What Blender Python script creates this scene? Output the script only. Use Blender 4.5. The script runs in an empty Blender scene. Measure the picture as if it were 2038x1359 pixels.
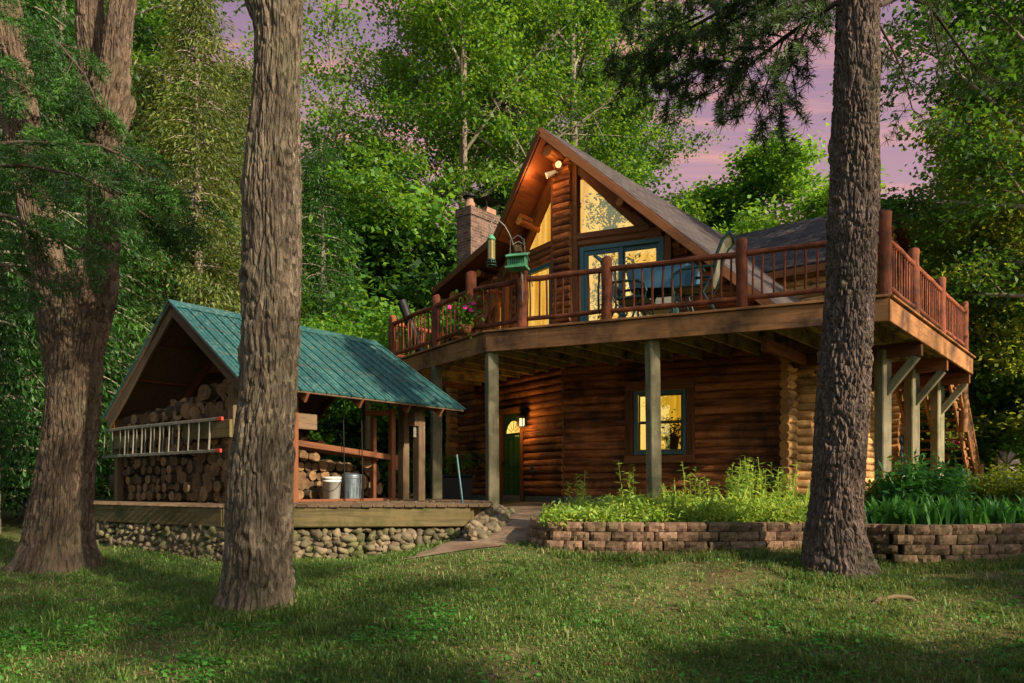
import bpy, math, random
import numpy as np
from mathutils import Vector, Matrix
R = math.radians
random.seed(7)
sc = bpy.context.scene
COL = sc.collection
F, CX, HY, ZC = 1520.0, 1019.0, 970.0, 1.5     # focal length in photo pixels, principal column, horizon row, eye height

def P(px, py, d):
    return Vector(((px - CX) / F * d, d, ZC + (HY - py) / F * d))

def S(r, g, b):
    f = lambda c: (c / 255 / 12.92) if c <= 10 else ((c / 255 + .055) / 1.055) ** 2.4
    return (f(r), f(g), f(b), 1)

# ------------------------------------------------------------------ frames
def frame(ox, oy, ang):
    return Matrix.Translation((ox, oy, 0)) @ Matrix.Rotation(R(ang), 4, 'Z')
HOUSE = frame(1.103, 15.96, -39.8)
SHED = frame(-3.77, 10.4, -38.0)
IDENT = Matrix.Identity(4)

# ------------------------------------------------------------------ materials
class NT:
    def __init__(s, name):
        s.m = bpy.data.materials.new(name); s.m.use_nodes = True
        s.t = s.m.node_tree; s.n = s.t.nodes; s.l = s.t.links
        s.n.clear(); s.out = s.n.new('ShaderNodeOutputMaterial')
    def N(s, typ, ins=None, **kw):
        n = s.n.new('ShaderNode' + typ)
        for k, v in kw.items(): setattr(n, k, v)
        for k, v in (ins or {}).items():
            if isinstance(v, bpy.types.NodeSocket): s.l.new(v, n.inputs[k])
            else: n.inputs[k].default_value = v
        return n
    def ramp(s, fac, cols, interp='LINEAR'):
        n = s.n.new('ShaderNodeValToRGB'); s.l.new(fac, n.inputs[0])
        cr = n.color_ramp; cr.interpolation = interp
        while len(cr.elements) < len(cols): cr.elements.new(.5)
        for e, (p, c) in zip(cr.elements, cols): e.position = p; e.color = c
        return n.outputs[0]
    def math(s, op, a, b=0.0, clamp=False):
        n = s.n.new('ShaderNodeMath'); n.operation = op; n.use_clamp = clamp
        for i, v in enumerate((a, b)):
            if isinstance(v, bpy.types.NodeSocket): s.l.new(v, n.inputs[i])
            else: n.inputs[i].default_value = v
        return n.outputs[0]
    def mix(s, fac, a, b, typ='MIX'):
        n = s.n.new('ShaderNodeMix'); n.data_type = 'RGBA'; n.blend_type = typ
        for i, v in ((0, fac), (6, a), (7, b)):
            if isinstance(v, bpy.types.NodeSocket): s.l.new(v, n.inputs[i])
            else: n.inputs[i].default_value = v
        return n.outputs[2]
    def attr(s, name): return s.N('Attribute', attribute_name=name)
    def coord(s, kind, scale):
        if kind == 'gc': v = s.attr('gc').outputs['Vector']
        else: v = s.N('TexCoord').outputs['Object']
        return s.N('Mapping', {'Vector': v, 'Scale': scale}).outputs[0]
    def noise(s, vec, scale=1, detail=4, rough=.6, dist=0):
        return s.N('TexNoise', {'Vector': vec, 'Scale': scale, 'Detail': detail, 'Roughness': rough, 'Distortion': dist}).outputs['Fac']
    def done(s, shader):
        s.l.new(shader, s.out.inputs[0]); return s.m

def simple(name, cols, scale=(4, 4, 4), kind='obj', rough=.8, bump=.3, bdist=.01, bscale=None, rnd=.35, metal=0.0, detail=5, dirt=None, spec=.3):
    """noise-coloured material; every piece is lighter or darker by its own random number"""
    t = NT(name)
    v = t.coord(kind, scale)
    col = t.ramp(t.noise(v, 1, detail, .65, .4), [(.25 + .5 * i / max(1, len(cols) - 1), c) for i, c in enumerate(cols)])
    if dirt:
        v2 = t.coord('obj', (dirt[1],) * 3)
        f = t.ramp(t.noise(v2, 1, 4, .7), [(.45, (0, 0, 0, 1)), (.68, (1, 1, 1, 1))])
        col = t.mix(f, col, dirt[0])
    r = t.attr('rnd').outputs['Fac']
    k = t.math('ADD', t.math('MULTIPLY', r, 2 * rnd), 1 - rnd)
    kc = t.N('CombineColor', {0: k, 1: k, 2: k}).outputs[0]
    col = t.mix(1.0, col, kc, 'MULTIPLY')
    b = t.N('Bump', {'Strength': bump, 'Distance': bdist, 'Height': t.noise(t.coord(kind, bscale or tuple(x * 3 for x in scale)), 1, 6, .7)})
    bs = t.N('BsdfPrincipled', {'Base Color': col, 'Roughness': rough, 'Metallic': metal, 'Normal': b.outputs[0], 'Specular IOR Level': spec})
    return t.done(bs.outputs[0])

def bark(name, cols, sx=9, sz=1.6):
    t = NT(name)
    v = t.coord('gc', (1, 1, 1))
    vs = t.N('Mapping', {'Vector': v, 'Scale': (sz, sx, sx)}).outputs[0]
    wob = t.N('TexNoise', {'Vector': vs, 'Scale': .8, 'Detail': 3}).outputs['Color']
    vv = t.N('Mapping', {'Vector': v, 'Scale': (sz * 3.2, sx * 3.2, sx * 3.2)}).outputs[0]
    vv = t.N('VectorMath', {0: vv, 1: wob}, operation='ADD').outputs[0]
    vor = t.N('TexVoronoi', {'Vector': vv, 'Scale': 1, 'Randomness': 1}, feature='DISTANCE_TO_EDGE').outputs['Distance']
    cell = t.N('TexVoronoi', {'Vector': vv, 'Scale': 1, 'Randomness': 1}).outputs['Color']
    n = t.noise(vs, 3.2, 9, .75, .8); n4 = t.noise(vs, 9, 6, .8)
    col = t.ramp(n, [(.28, cols[0]), (.5, cols[1]), (.72, cols[2])])
    cg = t.N('SeparateColor', {0: cell}).outputs[0]; k = t.math('ADD', t.math('MULTIPLY', cg, .5), .72)
    col = t.mix(1, col, t.N('CombineColor', {0: k, 1: k, 2: k}).outputs[0], 'MULTIPLY')
    n6 = t.noise(vs, 24, 5, .8); col = t.mix(1, col, t.ramp(t.math('ADD', t.math('MULTIPLY', n4, .6), t.math('MULTIPLY', n6, .4)), [(.36, (.5, .5, .5, 1)), (.62, (1.3, 1.28, 1.25, 1))]), 'MULTIPLY')
    n2 = t.noise(t.coord('obj', (1.3, 1.3, .9)), 1, 3, .6)
    col = t.mix(t.ramp(n2, [(.45, (0, 0, 0, 1)), (.75, (.4, .6, .6, 1))]), col, cols[3])
    n5 = t.noise(t.coord('obj', (2.2, 2.2, 1.1)), 1, 5, .7); col = t.mix(t.ramp(n5, [(.5, (0, 0, 0, 1)), (.68, (.5, .5, .5, 1))]), col, S(84, 86, 62))
    h = t.math('ADD', t.math('ADD', t.math('MULTIPLY', t.ramp(vor, [(0, (0, 0, 0, 1)), (.22, (1, 1, 1, 1))]), .8), t.math('MULTIPLY', cg, .35)), t.math('ADD', t.math('MULTIPLY', n4, .5), t.math('MULTIPLY', n6, .4)))
    b = t.N('Bump', {'Strength': 1.0, 'Distance': .03, 'Height': h})
    bs = t.N('BsdfPrincipled', {'Base Color': col, 'Roughness': .95, 'Normal': b.outputs[0], 'Specular IOR Level': .1})
    return t.done(bs.outputs[0])

def leafmat(name, cols, trans=.45, rough=.6, gloss=.025):
    t = NT(name)
    r = t.attr('rnd').outputs['Fac']
    col = t.ramp(r, [(i / (len(cols) - 1), c) for i, c in enumerate(cols)])
    d = t.N('BsdfDiffuse', {'Color': col})
    tr = t.N('BsdfTranslucent', {'Color': t.mix(.65, col, (min(1, cols[-1][0] * 1.5), cols[-1][1] * 1.5, cols[-1][2] * .8, 1))})
    m = t.N('MixShader', {0: trans, 1: d.outputs[0], 2: tr.outputs[0]})
    g = t.N('BsdfGlossy', {'Color': (.8, .85, .8, 1), 'Roughness': rough})
    m2 = t.N('MixShader', {0: gloss, 1: m.outputs[0], 2: g.outputs[0]})
    return t.done(m2.outputs[0])

def emit(name, cols, scale, strength):
    t = NT(name)
    v = t.coord('obj', scale)
    c = t.ramp(t.noise(v, 1, 3, .55, .3), [(.3, cols[0]), (.7, cols[1])])
    return t.done(t.N('Emission', {'Color': c, 'Strength': strength}).outputs[0])

def glassmat(name, tint, refl):
    t = NT(name)
    a = t.N('BsdfTransparent', {'Color': tint}); g = t.N('BsdfGlossy', {'Color': (1, .72, .30, 1), 'Roughness': .015})
    return t.done(t.N('MixShader', {0: refl, 1: a.outputs[0], 2: g.outputs[0]}).outputs[0])

M = {}
M['log'] = simple('stained_logs', [S(44, 23, 14), S(118, 62, 33), S(172, 104, 58), S(86, 44, 24)], (1.6, 16, 16), 'gc', .8, 1.0, .018, (2.2, 48, 48), .45, dirt=(S(66, 42, 26), 1.2), spec=.2)
M['log_side'] = simple('sun_bleached_logs', [S(92, 62, 34), S(172, 128, 78), S(196, 152, 98), S(130, 90, 50)], (1.3, 13, 13), 'gc', .8, .8, .014, (3, 40, 40), .35, dirt=(S(92, 66, 40), 2.3), spec=.2)  # paler copy of the stained logs, sunlight put into the colour
M['log_end'] = simple('sawn_log_ends', [S(120, 72, 34), S(176, 118, 62), S(96, 56, 26)], (3, 14, 14), 'gc', .75, .3, .006, None, .3)
M['rail'] = simple('red_brown_peeled_poles', [S(58, 27, 17), S(130, 70, 44), S(86, 42, 27)], (2.2, 26, 26), 'gc', .78, .9, .012, None, .38, spec=.2, dirt=(S(60, 34, 24), 3.0))
M['deck'] = simple('brown_deck_lumber', [S(84, 54, 31), S(150, 102, 60), S(112, 75, 43)], (1.1, 16, 16), 'gc', .75, .35, .006, None, .25, dirt=(S(62, 40, 24), 1.1))
M['post'] = simple('weathered_post_wood', [S(72, 66, 48), S(128, 118, 92), S(98, 88, 66)], (1.0, 22, 22), 'gc', .85, .5, .008, None, .2, dirt=(S(70, 74, 46), 1.5))
M['joist'] = simple('greenish_treated_joists', [S(100, 86, 54), S(172, 148, 98), S(130, 112, 70)], (1.2, 14, 14), 'gc', .85, .4, .006, None, .25, dirt=(S(50, 40, 24), 2.2))
M['trim'] = simple('dark_brown_trim', [S(62, 32, 16), S(112, 66, 32), S(84, 46, 22)], (1.2, 16, 16), 'gc', .7, .35, .006, None, .2)
M['soffit'] = simple('red_brown_soffit_boards', [S(56, 27, 15), S(104, 54, 28), S(78, 38, 20)], (.8, 7, 7), 'gc', .6, .35, .008, None, .3)
M['mossy'] = simple('mossy_timber', [S(58, 49, 32), S(110, 94, 60), S(78, 68, 42)], (.8, 14, 14), 'gc', .85, .4, .008, None, .2, dirt=(S(62, 66, 26), 2.4))
M['oldwood'] = simple('old_grey_brown_boards', [S(56, 44, 32), S(102, 82, 60), S(76, 60, 44)], (1.1, 16, 16), 'gc', .85, .4, .008, None, .25)
M['redwood'] = simple('fresh_red_lumber', [S(62, 34, 20), S(112, 66, 38), S(84, 48, 27)], (1.1, 16, 16), 'gc', .75, .3, .005, None, .2)
M['firebark'] = simple('firewood_bark', [S(44, 36, 28), S(86, 72, 56), S(62, 50, 38)], (6, 20, 20), 'gc', .95, .8, .02, None, .4)
M['cut'] = simple('cut_wood_face', [S(66, 48, 31), S(120, 90, 58), S(56, 40, 26)], (8, 10, 10), 'gc', .85, .4, .006, None, .42, dirt=(S(74, 56, 38), 5))
M['concrete'] = simple('old_concrete', [S(84, 80, 72), S(124, 118, 106)], (3, 3, 3), 'obj', .9, .3, .006, None, .1)
M['stone'] = simple('field_stones', [S(54, 47, 37), S(112, 97, 76), S(84, 69, 53)], (7, 7, 7), 'obj', .8, .35, .01, (22, 22, 22), .42, dirt=(S(74, 80, 36), 4))
M['mortar'] = simple('mortar', [S(64, 58, 46), S(92, 84, 66)], (9, 9, 9), 'obj', .95, .6, .02, None, .05, dirt=(S(66, 78, 30), 2))
M['block'] = simple('tan_concrete_blocks', [S(86, 64, 50), S(142, 110, 86), S(112, 82, 64)], (9, 9, 9), 'obj', .95, .9, .02, (26, 26, 26), .34, dirt=(S(74, 70, 42), 2.2))
M['soil'] = simple('bed_soil', [S(50, 38, 26), S(84, 64, 44)], (5, 5, 5), 'obj', .95, .6, .03, None, .1)
M['path'] = simple('trodden_path', [S(94, 76, 60), S(140, 116, 92), S(114, 90, 70)], (3, 3, 3), 'obj', .95, .6, .02, (24, 24, 24), .05, dirt=(S(100, 76, 56), 1.1))
M['teal'] = simple('teal_painted_frames', [S(28, 66, 70), S(40, 86, 88)], (4, 4, 4), 'obj', .45, .05, .002, None, .05, spec=.5)
M['doorgreen'] = simple('dark_green_door_paint', [S(34, 62, 26), S(48, 82, 34)], (4, 4, 4), 'obj', .4, .05, .002, None, .05, spec=.5)
M['chair'] = simple('dark_green_powder_coat', [S(18, 48, 42), S(30, 68, 60)], (6, 6, 6), 'obj', .35, .1, .002, None, .05, spec=.5)
M['sling'] = simple('pale_sling_fabric', [S(132, 128, 108), S(158, 152, 130)], (30, 30, 30), 'obj', .9, .2, .002, None, .05)
M['tableglass'] = simple('blue_table_glass', [S(56, 96, 118), S(80, 124, 144)], (3, 3, 3), 'obj', .12, .02, .001, None, .02, spec=.8)
M['dark'] = simple('black_metal', [S(22, 22, 22), S(40, 38, 36)], (6, 6, 6), 'obj', .5, .1, .002, None, .1, metal=.4)
M['galv'] = simple('galvanised_steel', [S(78, 86, 92), S(126, 136, 142)], (9, 9, 9), 'obj', .45, .15, .003, None, .1, metal=.7)
M['bronze'] = simple('weathered_bronze', [S(70, 60, 56), S(110, 92, 80)], (9, 9, 9), 'obj', .5, .1, .002, None, .2, metal=.5)
M['alu'] = simple('dull_aluminium', [S(100, 96, 84), S(140, 132, 114)], (9, 9, 9), 'obj', .6, .1, .002, None, .15, metal=.1)
M['white'] = simple('white_plastic', [S(178, 178, 168), S(206, 206, 198)], (4, 4, 4), 'obj', .5, .05, .002, None, .03)
M['redcap'] = simple('red_plastic', [S(150, 44, 30), S(176, 62, 44)], (5, 5, 5), 'obj', .5, .05, .002, None, .03)
M['feedgreen'] = simple('green_feeder_plastic', [S(66, 128, 92), S(96, 160, 116)], (9, 9, 9), 'obj', .5, .1, .002, None, .05)
M['seed'] = simple('bird_seed', [S(120, 100, 50), S(190, 170, 96)], (60, 60, 60), 'obj', .8, .3, .004, None, .2)
M['clay'] = simple('clay_flue', [S(112, 84, 66), S(150, 116, 94)], (9, 9, 9), 'obj', .9, .2, .004, None, .1)
M['pink'] = simple('magenta_petals', [S(180, 30, 110), S(222, 70, 150)], (20, 20, 20), 'obj', .7, .1, .002, None, .3)
M['slate'] = simple('blue_window_frame', [S(52, 92, 118), S(76, 116, 140)], (5, 5, 5), 'obj', .5, .05, .002, None, .05)
M['bark_maple'] = bark('shaggy_maple_bark', [S(50, 43, 37), S(104, 92, 78), S(150, 135, 115), S(128, 110, 92)])
M['bark_old'] = bark('old_red_brown_bark', [S(46, 37, 31), S(98, 83, 70), S(142, 123, 105), S(108, 86, 70)], 8, 1.4)
M['bark_pine'] = bark('pine_bark', [S(46, 37, 33), S(104, 88, 79), S(144, 126, 113), S(100, 86, 84)], 12, 3.0)
M['bark_far'] = simple('far_tree_bark', [S(74, 64, 52), S(132, 120, 104), S(98, 86, 72)], (2, 9, 9), 'gc', .95, .5, .02, None, .2)
M['twig'] = simple('dark_twigs', [S(48, 38, 30), S(84, 68, 54)], (4, 12, 12), 'gc', .95, .4, .006, None, .2)
M['leaf_maple'] = leafmat('maple_leaves', [S(17, 44, 10), S(40, 84, 17), S(76, 122, 28), S(130, 160, 50)])
M['leaf_bright'] = leafmat('bright_maple_leaves', [S(26, 66, 14), S(54, 104, 24), S(90, 138, 38), S(136, 168, 62)], .5)
M['leaf_deep'] = leafmat('deep_green_leaves', [S(12, 34, 10), S(28, 64, 16), S(52, 94, 26), S(88, 124, 42)])
M['leaf_cedar'] = leafmat('cedar_sprays', [S(26, 40, 12), S(52, 70, 22), S(86, 100, 36), S(136, 138, 66)], .3)
M['leaf_yellow'] = leafmat('yellow_green_leaves', [S(44, 62, 12), S(80, 100, 22), S(118, 132, 38), S(156, 162, 60)], .5)
M['needle'] = leafmat('dark_pine_needles', [S(20, 36, 18), S(38, 60, 28), S(60, 82, 40), S(90, 108, 60)], .25)
M['hemlock'] = leafmat('hemlock_needles', [S(12, 30, 10), S(24, 52, 16), S(44, 84, 26), S(84, 130, 46)], .3)
M['grass'] = leafmat('lawn_grass', [S(46, 80, 24), S(72, 108, 36), S(104, 130, 54), S(156, 150, 98)], .35)
M['weed'] = leafmat('broad_weeds', [S(42, 96, 26), S(66, 128, 40), S(96, 152, 58)], .4)
M['bedleaf'] = leafmat('garden_foliage', [S(58, 96, 22), S(100, 140, 36), S(142, 168, 58), S(182, 190, 92)], .45)
M['hosta'] = leafmat('pale_edged_hosta_leaves', [S(70, 112, 36), S(120, 152, 70), S(186, 196, 128)], .4)
M['lily'] = leafmat('lily_blades', [S(34, 84, 30), S(58, 116, 44), S(92, 146, 62)], .4, .5, .03)
M['litter'] = leafmat('fallen_leaves', [S(96, 60, 40), S(140, 104, 74), S(170, 146, 116)], .2)
M['vinyl'] = simple('blue_vinyl', [S(58, 104, 132), S(92, 142, 168)], (3, 3, 3), 'obj', .35, .2, .01, None, .03, spec=.5)
M['curtain'] = emit('lit_curtain', [(.62, .27, .02, 1), (1.0, .66, .18, 1)], (7, 7, .5), .95)  # gold glow of the windows put into emissive colour
M['curtain_dim'] = emit('lit_gold_curtain', [(.46, .22, .01, 1), (.9, .54, .04, 1)], (8, 8, .6), .72)
M['bulb'] = emit('lit_bulb', [(1, .75, .35, 1), (1, .85, .5, 1)], (2, 2, 2), .9)
M['glass'] = glassmat('gold_coated_glass', (.97, .9, .7, 1), .42)  # golden window glow put into the tint of the reflections
M['plantdark'] = leafmat('houseplant_leaves', [S(22, 30, 10), S(48, 52, 16), S(76, 74, 24)], .3)

def special():
    # shingles: rows down the slope (gc.x along the slope, gc.y along the eave)
    t = NT('asphalt_shingles'); v = t.attr('gc').outputs['Vector']
    br = t.N('TexBrick', {'Vector': v, 'Scale': 1.0, 'Color1': S(56, 49, 48), 'Color2': S(86, 76, 73), 'Mortar': S(40, 36, 36), 'Mortar Size': .012, 'Brick Width': .33, 'Row Height': .14, 'Bias': 0})
    n = t.noise(v, 26, 5, .7); n3 = t.noise(v, .8, 4, .6)
    col = t.mix(1, br.outputs['Color'], t.ramp(n, [(.3, (.6, .6, .6, 1)), (.7, (1.3, 1.25, 1.2, 1))]), 'MULTIPLY')
    col = t.mix(t.ramp(n3, [(.45, (0, 0, 0, 1)), (.75, (.5, .5, .5, 1))]), col, S(76, 68, 62))
    h = t.math('SUBTRACT', t.math('MULTIPLY', n, .4), br.outputs['Fac'])
    b = t.N('Bump', {'Strength': .8, 'Distance': .012, 'Height': h})
    M['shingle'] = t.done(t.N('BsdfPrincipled', {'Base Color': col, 'Roughness': .85, 'Normal': b.outputs[0], 'Specular IOR Level': .25}).outputs[0])
    t = NT('chimney_bricks'); v = t.attr('gc').outputs['Vector']
    br = t.N('TexBrick', {'Vector': v, 'Scale': 1.0, 'Color1': S(80, 56, 46), 'Color2': S(120, 92, 78), 'Mortar': S(118, 108, 96), 'Mortar Size': .009, 'Brick Width': .22, 'Row Height': .075})
    n = t.noise(v, 4, 5, .7)
    col = t.mix(1, br.outputs['Color'], t.ramp(n, [(.3, (.55, .55, .6, 1)), (.7, (1.15, 1.1, 1.05, 1))]), 'MULTIPLY')
    b = t.N('Bump', {'Strength': .7, 'Distance': .01, 'Height': t.math('SUBTRACT', t.math('MULTIPLY', n, .3), br.outputs['Fac'])})
    M['brick'] = t.done(t.N('BsdfPrincipled', {'Base Color': col, 'Roughness': .9, 'Normal': b.outputs[0], 'Specular IOR Level': .2}).outputs[0])
    t = NT('green_metal_roofing'); v = t.coord('obj', (1, 1, 1))
    n = t.noise(v, 2.2, 6, .7, .5); n2 = t.noise(v, 16, 5, .7)
    col = t.ramp(n, [(.3, S(28, 66, 66)), (.55, S(42, 88, 86)), (.75, S(70, 114, 108))])
    col = t.mix(t.ramp(n2, [(.5, (0, 0, 0, 1)), (.7, (.7, .7, .7, 1))]), col, S(118, 136, 120))
    M['roofgreen'] = t.done(t.N('BsdfPrincipled', {'Base Color': col, 'Roughness': .42, 'Metallic': .15, 'Specular IOR Level': .5}).outputs[0])
    t = NT('lawn_soil'); v = t.coord('obj', (1, 1, 1))
    n = t.noise(v, .7, 6, .65, .4); n2 = t.noise(v, 9, 6, .7); n3 = t.noise(v, 45, 4, .7)
    col = t.ramp(n, [(.3, S(78, 60, 42)), (.4, S(92, 86, 54)), (.52, S(72, 92, 40)), (.7, S(54, 82, 32))])
    col = t.mix(t.ramp(n2, [(.4, (0, 0, 0, 1)), (.7, (.75, .75, .75, 1))]), col, S(128, 108, 78))
    col = t.mix(1, col, t.ramp(n3, [(.3, (.55, .55, .55, 1)), (.7, (1.25, 1.2, 1.15, 1))]), 'MULTIPLY')
    b = t.N('Bump', {'Strength': .7, 'Distance': .03, 'Height': t.math('ADD', n2, t.math('MULTIPLY', n3, .5))})
    M['ground'] = t.done(t.N('BsdfPrincipled', {'Base Color': col, 'Roughness': .95, 'Normal': b.outputs[0], 'Specular IOR Level': .1}).outputs[0])
special()

# ------------------------------------------------------------------ mesh builder
class MB:
    def __init__(s, T=IDENT):
        s.T = T; s.v = []; s.f = []; s.mi = []; s.sm = []; s.gc = []; s.rn = []
    def _add(s, vs, fs, gc, mi=0, smooth=False, rnd=None):
        o = len(s.v); r = random.random() if rnd is None else rnd
        s.v += [s.T @ Vector(p) for p in vs]; s.gc += gc; s.rn += [r] * len(vs)
        for k, f in enumerate(fs):
            s.f.append([o + i for i in f])
            s.mi.append(mi[k] if isinstance(mi, list) else mi); s.sm.append(smooth[k] if isinstance(smooth, list) else smooth)
    def beam(s, p0, p1, w, h, up=(0, 0, 1), c=.006, mi=0, ext=0.0):
        """squared timber from p0 to p1, w wide and h deep, arrises eased by c"""
        p0, p1 = Vector(p0), Vector(p1); a = (p1 - p0).normalized(); L = (p1 - p0).length
        p0 = p0 - a * ext; L += 2 * ext
        up = Vector(up)
        if abs(a.dot(up)) > .97: up = Vector((1, 0, 0)) if abs(a.x) < .9 else Vector((0, 1, 0))
        b = a.cross(up).normalized(); u = b.cross(a).normalized()
        x, y = w / 2, h / 2; c = min(c, x * .5, y * .5)
        pr = [(-x + c, -y), (x - c, -y), (x, -y + c), (x, y - c), (x - c, y), (-x + c, y), (-x, y - c), (-x, -y + c)]
        vs = []; gc = []; o = random.random() * 40
        for t in (0, L):
            for (i, j) in pr: vs.append(p0 + a * t + b * i + u * j); gc.append((t + o, i + o, j))
        fs = [[k, (k + 1) % 8, 8 + (k + 1) % 8, 8 + k] for k in range(8)] + [list(range(7, -1, -1)), list(range(8, 16))]
        s._add(vs, fs, gc, mi)
    def box(s, c, sz, rz=0, mi=0, ch=.004):
        c = Vector(c); d = Vector((math.cos(rz), math.sin(rz), 0)) * sz[0] / 2
        s.beam(c - d, c + d, sz[1], sz[2], (0, 0, 1), ch, mi)
    def tube(s, pts, rad, n=10, mi=0, capmi=None, wob=0.0, flat=1.0, caps=True, rnd=None, smooth=True):
        pts = [Vector(p) for p in pts]; m = len(pts)
        if not hasattr(rad, '__len__'): rad = [rad] * m
        vs = []; gc = []; L = 0; o = random.random() * 40; ph = random.random() * 6.28
        prev = None
        for i, p in enumerate(pts):
            a = (pts[min(m - 1, i + 1)] - pts[max(0, i - 1)]).normalized()
            if prev is None:
                q = Vector((0, 0, 1)) if abs(a.z) < .9 else Vector((1, 0, 0))
                b = a.cross(q).normalized()
            else: b = (prev - a * prev.dot(a)).normalized()
            prev = b; u = b.cross(a)
            if i: L += (p - pts[i - 1]).length
            for k in range(n):
                th = 2 * math.pi * k / n
                r = rad[i] * (1 + wob * (random.random() - .5))
                d = b * math.cos(th) * r + u * math.sin(th) * r * flat
                vs.append(p + d); gc.append((L + o, rad[i] * math.cos(th) + o, rad[i] * math.sin(th)))
        fs = []; mis = []; sms = []
        for i in range(m - 1):
            for k in range(n):
                fs.append([i * n + k, i * n + (k + 1) % n, (i + 1) * n + (k + 1) % n, (i + 1) * n + k]); mis.append(mi); sms.append(smooth)
        s._add(vs, fs, gc, mis, sms, rnd)
        if caps:
            r2 = s.rn[-1]
            for e, ring in ((0, vs[:n]), (1, vs[-n:])):
                g = [(q[0] , q[1], q[2]) for q in (gc[:n] if e == 0 else gc[-n:])]
                s._add(ring, [list(range(n - 1, -1, -1)) if e else list(range(n))], g, mi if capmi is None else capmi, False, r2)
    def prism(s, poly, z0, z1, mi=0, gcf=None):
        n = len(poly)
        vs = [(x, y, z0) for x, y in poly] + [(x, y, z1) for x, y in poly]
        gc = [(v[0], v[1], v[2]) for v in vs]
        fs = [list(range(n - 1, -1, -1)), list(range(n, 2 * n))] + [[i, (i + 1) % n, n + (i + 1) % n, n + i] for i in range(n)]
        s._add(vs, fs, gc, mi)
    def quad(s, pts, gc=None, mi=0, smooth=False, rnd=None):
        s._add(pts, [list(range(len(pts)))], gc or [tuple(p) for p in pts], mi, smooth, rnd)
    def slab(s, pts, th, mi=0, gc=None):
        """flat polygon given thickness th along its normal (downwards)"""
        p = [Vector(q) for q in pts]; n = (p[1] - p[0]).cross(p[-1] - p[0]).normalized()
        if n.z < 0: n = -n
        vs = p + [q - n * th for q in p]; k = len(p)
        g = gc or [tuple(q) for q in p]; g = g + g
        fs = [list(range(k)), list(range(2 * k - 1, k - 1, -1))] + [[i, k + i, k + (i + 1) % k, (i + 1) % k] for i in range(k)]
        s._add(vs, fs, g, mi)
    def lathe(s, c, prof, n=20, mi=0):
        c = Vector(c); vs = []; gc = []
        for r, z in prof:
            for k in range(n):
                th = 2 * math.pi * k / n; vs.append(c + Vector((r * math.cos(th), r * math.sin(th), z))); gc.append((z, r * math.cos(th), r * math.sin(th)))
        fs = [[i * n + k, i * n + (k + 1) % n, (i + 1) * n + (k + 1) % n, (i + 1) * n + k] for i in range(len(prof) - 1) for k in range(n)]
        s._add(vs, fs, gc, mi, True)
    def blob(s, c, r, seed=None, mi=0, n=8, rough=.18):
        c = Vector(c); rr = Vector(r) if hasattr(r, '__len__') else Vector((r, r, r)); vs = []; gc = []
        rot = Matrix.Rotation(random.random() * 6.28, 3, 'Z') @ Matrix.Rotation((random.random() - .5) * .9, 3, 'X')
        q = [random.random() * 6.28 for _ in range(6)]
        m = n // 2 + 1
        for i in range(m + 1):
            ph = math.pi * i / m
            for k in range(n):
                th = 2 * math.pi * k / n
                d = Vector((math.sin(ph) * math.cos(th), math.sin(ph) * math.sin(th), math.cos(ph)))
                w = 1 + rough * (math.sin(3 * d.x + q[0]) * math.sin(2.6 * d.y + q[1]) + .6 * math.sin(4 * d.z + q[2] + 2 * d.x))
                v = rot @ Vector((d.x * rr.x * w, d.y * rr.y * w, d.z * rr.z * w))
                vs.append(c + v); gc.append(tuple(v))
        fs = [[i * n + k, i * n + (k + 1) % n, (i + 1) * n + (k + 1) % n, (i + 1) * n + k] for i in range(m) for k in range(n)]
        s._add(vs, fs, gc, mi, True)
    def build(s, name, mats, parent=None):
        me = bpy.data.meshes.new(name)
        off = root_loc(parent)
        me.from_pydata([tuple(v - off) for v in s.v], [], s.f)
        for m in (mats if isinstance(mats, (list, tuple)) else [mats]): me.materials.append(M[m])
        me.polygons.foreach_set('material_index', s.mi); me.polygons.foreach_set('use_smooth', s.sm)
        a = me.attributes.new('gc', 'FLOAT_VECTOR', 'POINT'); a.data.foreach_set('vector', [c for g in s.gc for c in g])
        a = me.attributes.new('rnd', 'FLOAT', 'POINT'); a.data.foreach_set('value', s.rn)
        me.update()
        return link(name, me, parent)

def root_loc(o):
    if o is None: return Vector((0, 0, 0))
    while o.parent: o = o.parent
    return o.location.copy()
def link(name, me, parent=None):
    o = bpy.data.objects.new(name, me); COL.objects.link(o)
    if parent: o.parent = parent
    return o
def tag(o, label, cat=None, group=None):
    if label: o['label'] = label
    if cat: o['category'] = cat
    if group: o['group'] = group
    return o
def thing(name, loc, label, cat, group=None):
    o = bpy.data.objects.new(name, None); o.location = loc; o.empty_display_size = .2; COL.objects.link(o)
    return tag(o, label, cat, group)
def single(mb, name, mats, label, cat, group=None):
    """a thing that is one mesh, its origin moved to its own base"""
    o = mb.build(name, mats)
    vs = np.array([tuple(v) for v in mb.v]); c = Vector((vs[:, 0].mean(), vs[:, 1].mean(), vs[:, 2].min()))
    o.data.transform(Matrix.Translation(-c)); o.location = c
    return tag(o, label, cat, group)
def kind(o, k): o['kind'] = k; return o
def copy_tree(o, loc, rz=0, scale=1, label=None, parent=None):
    c = o.copy(); COL.objects.link(c)
    if parent is None:
        c.location = loc; c.rotation_euler = (0, 0, rz); c.scale = (scale,) * 3 if not hasattr(scale, '__len__') else scale
        if label: c['label'] = label
    else: c.parent = parent
    for ch in o.children: copy_tree(ch, None, parent=c)
    return c

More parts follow.
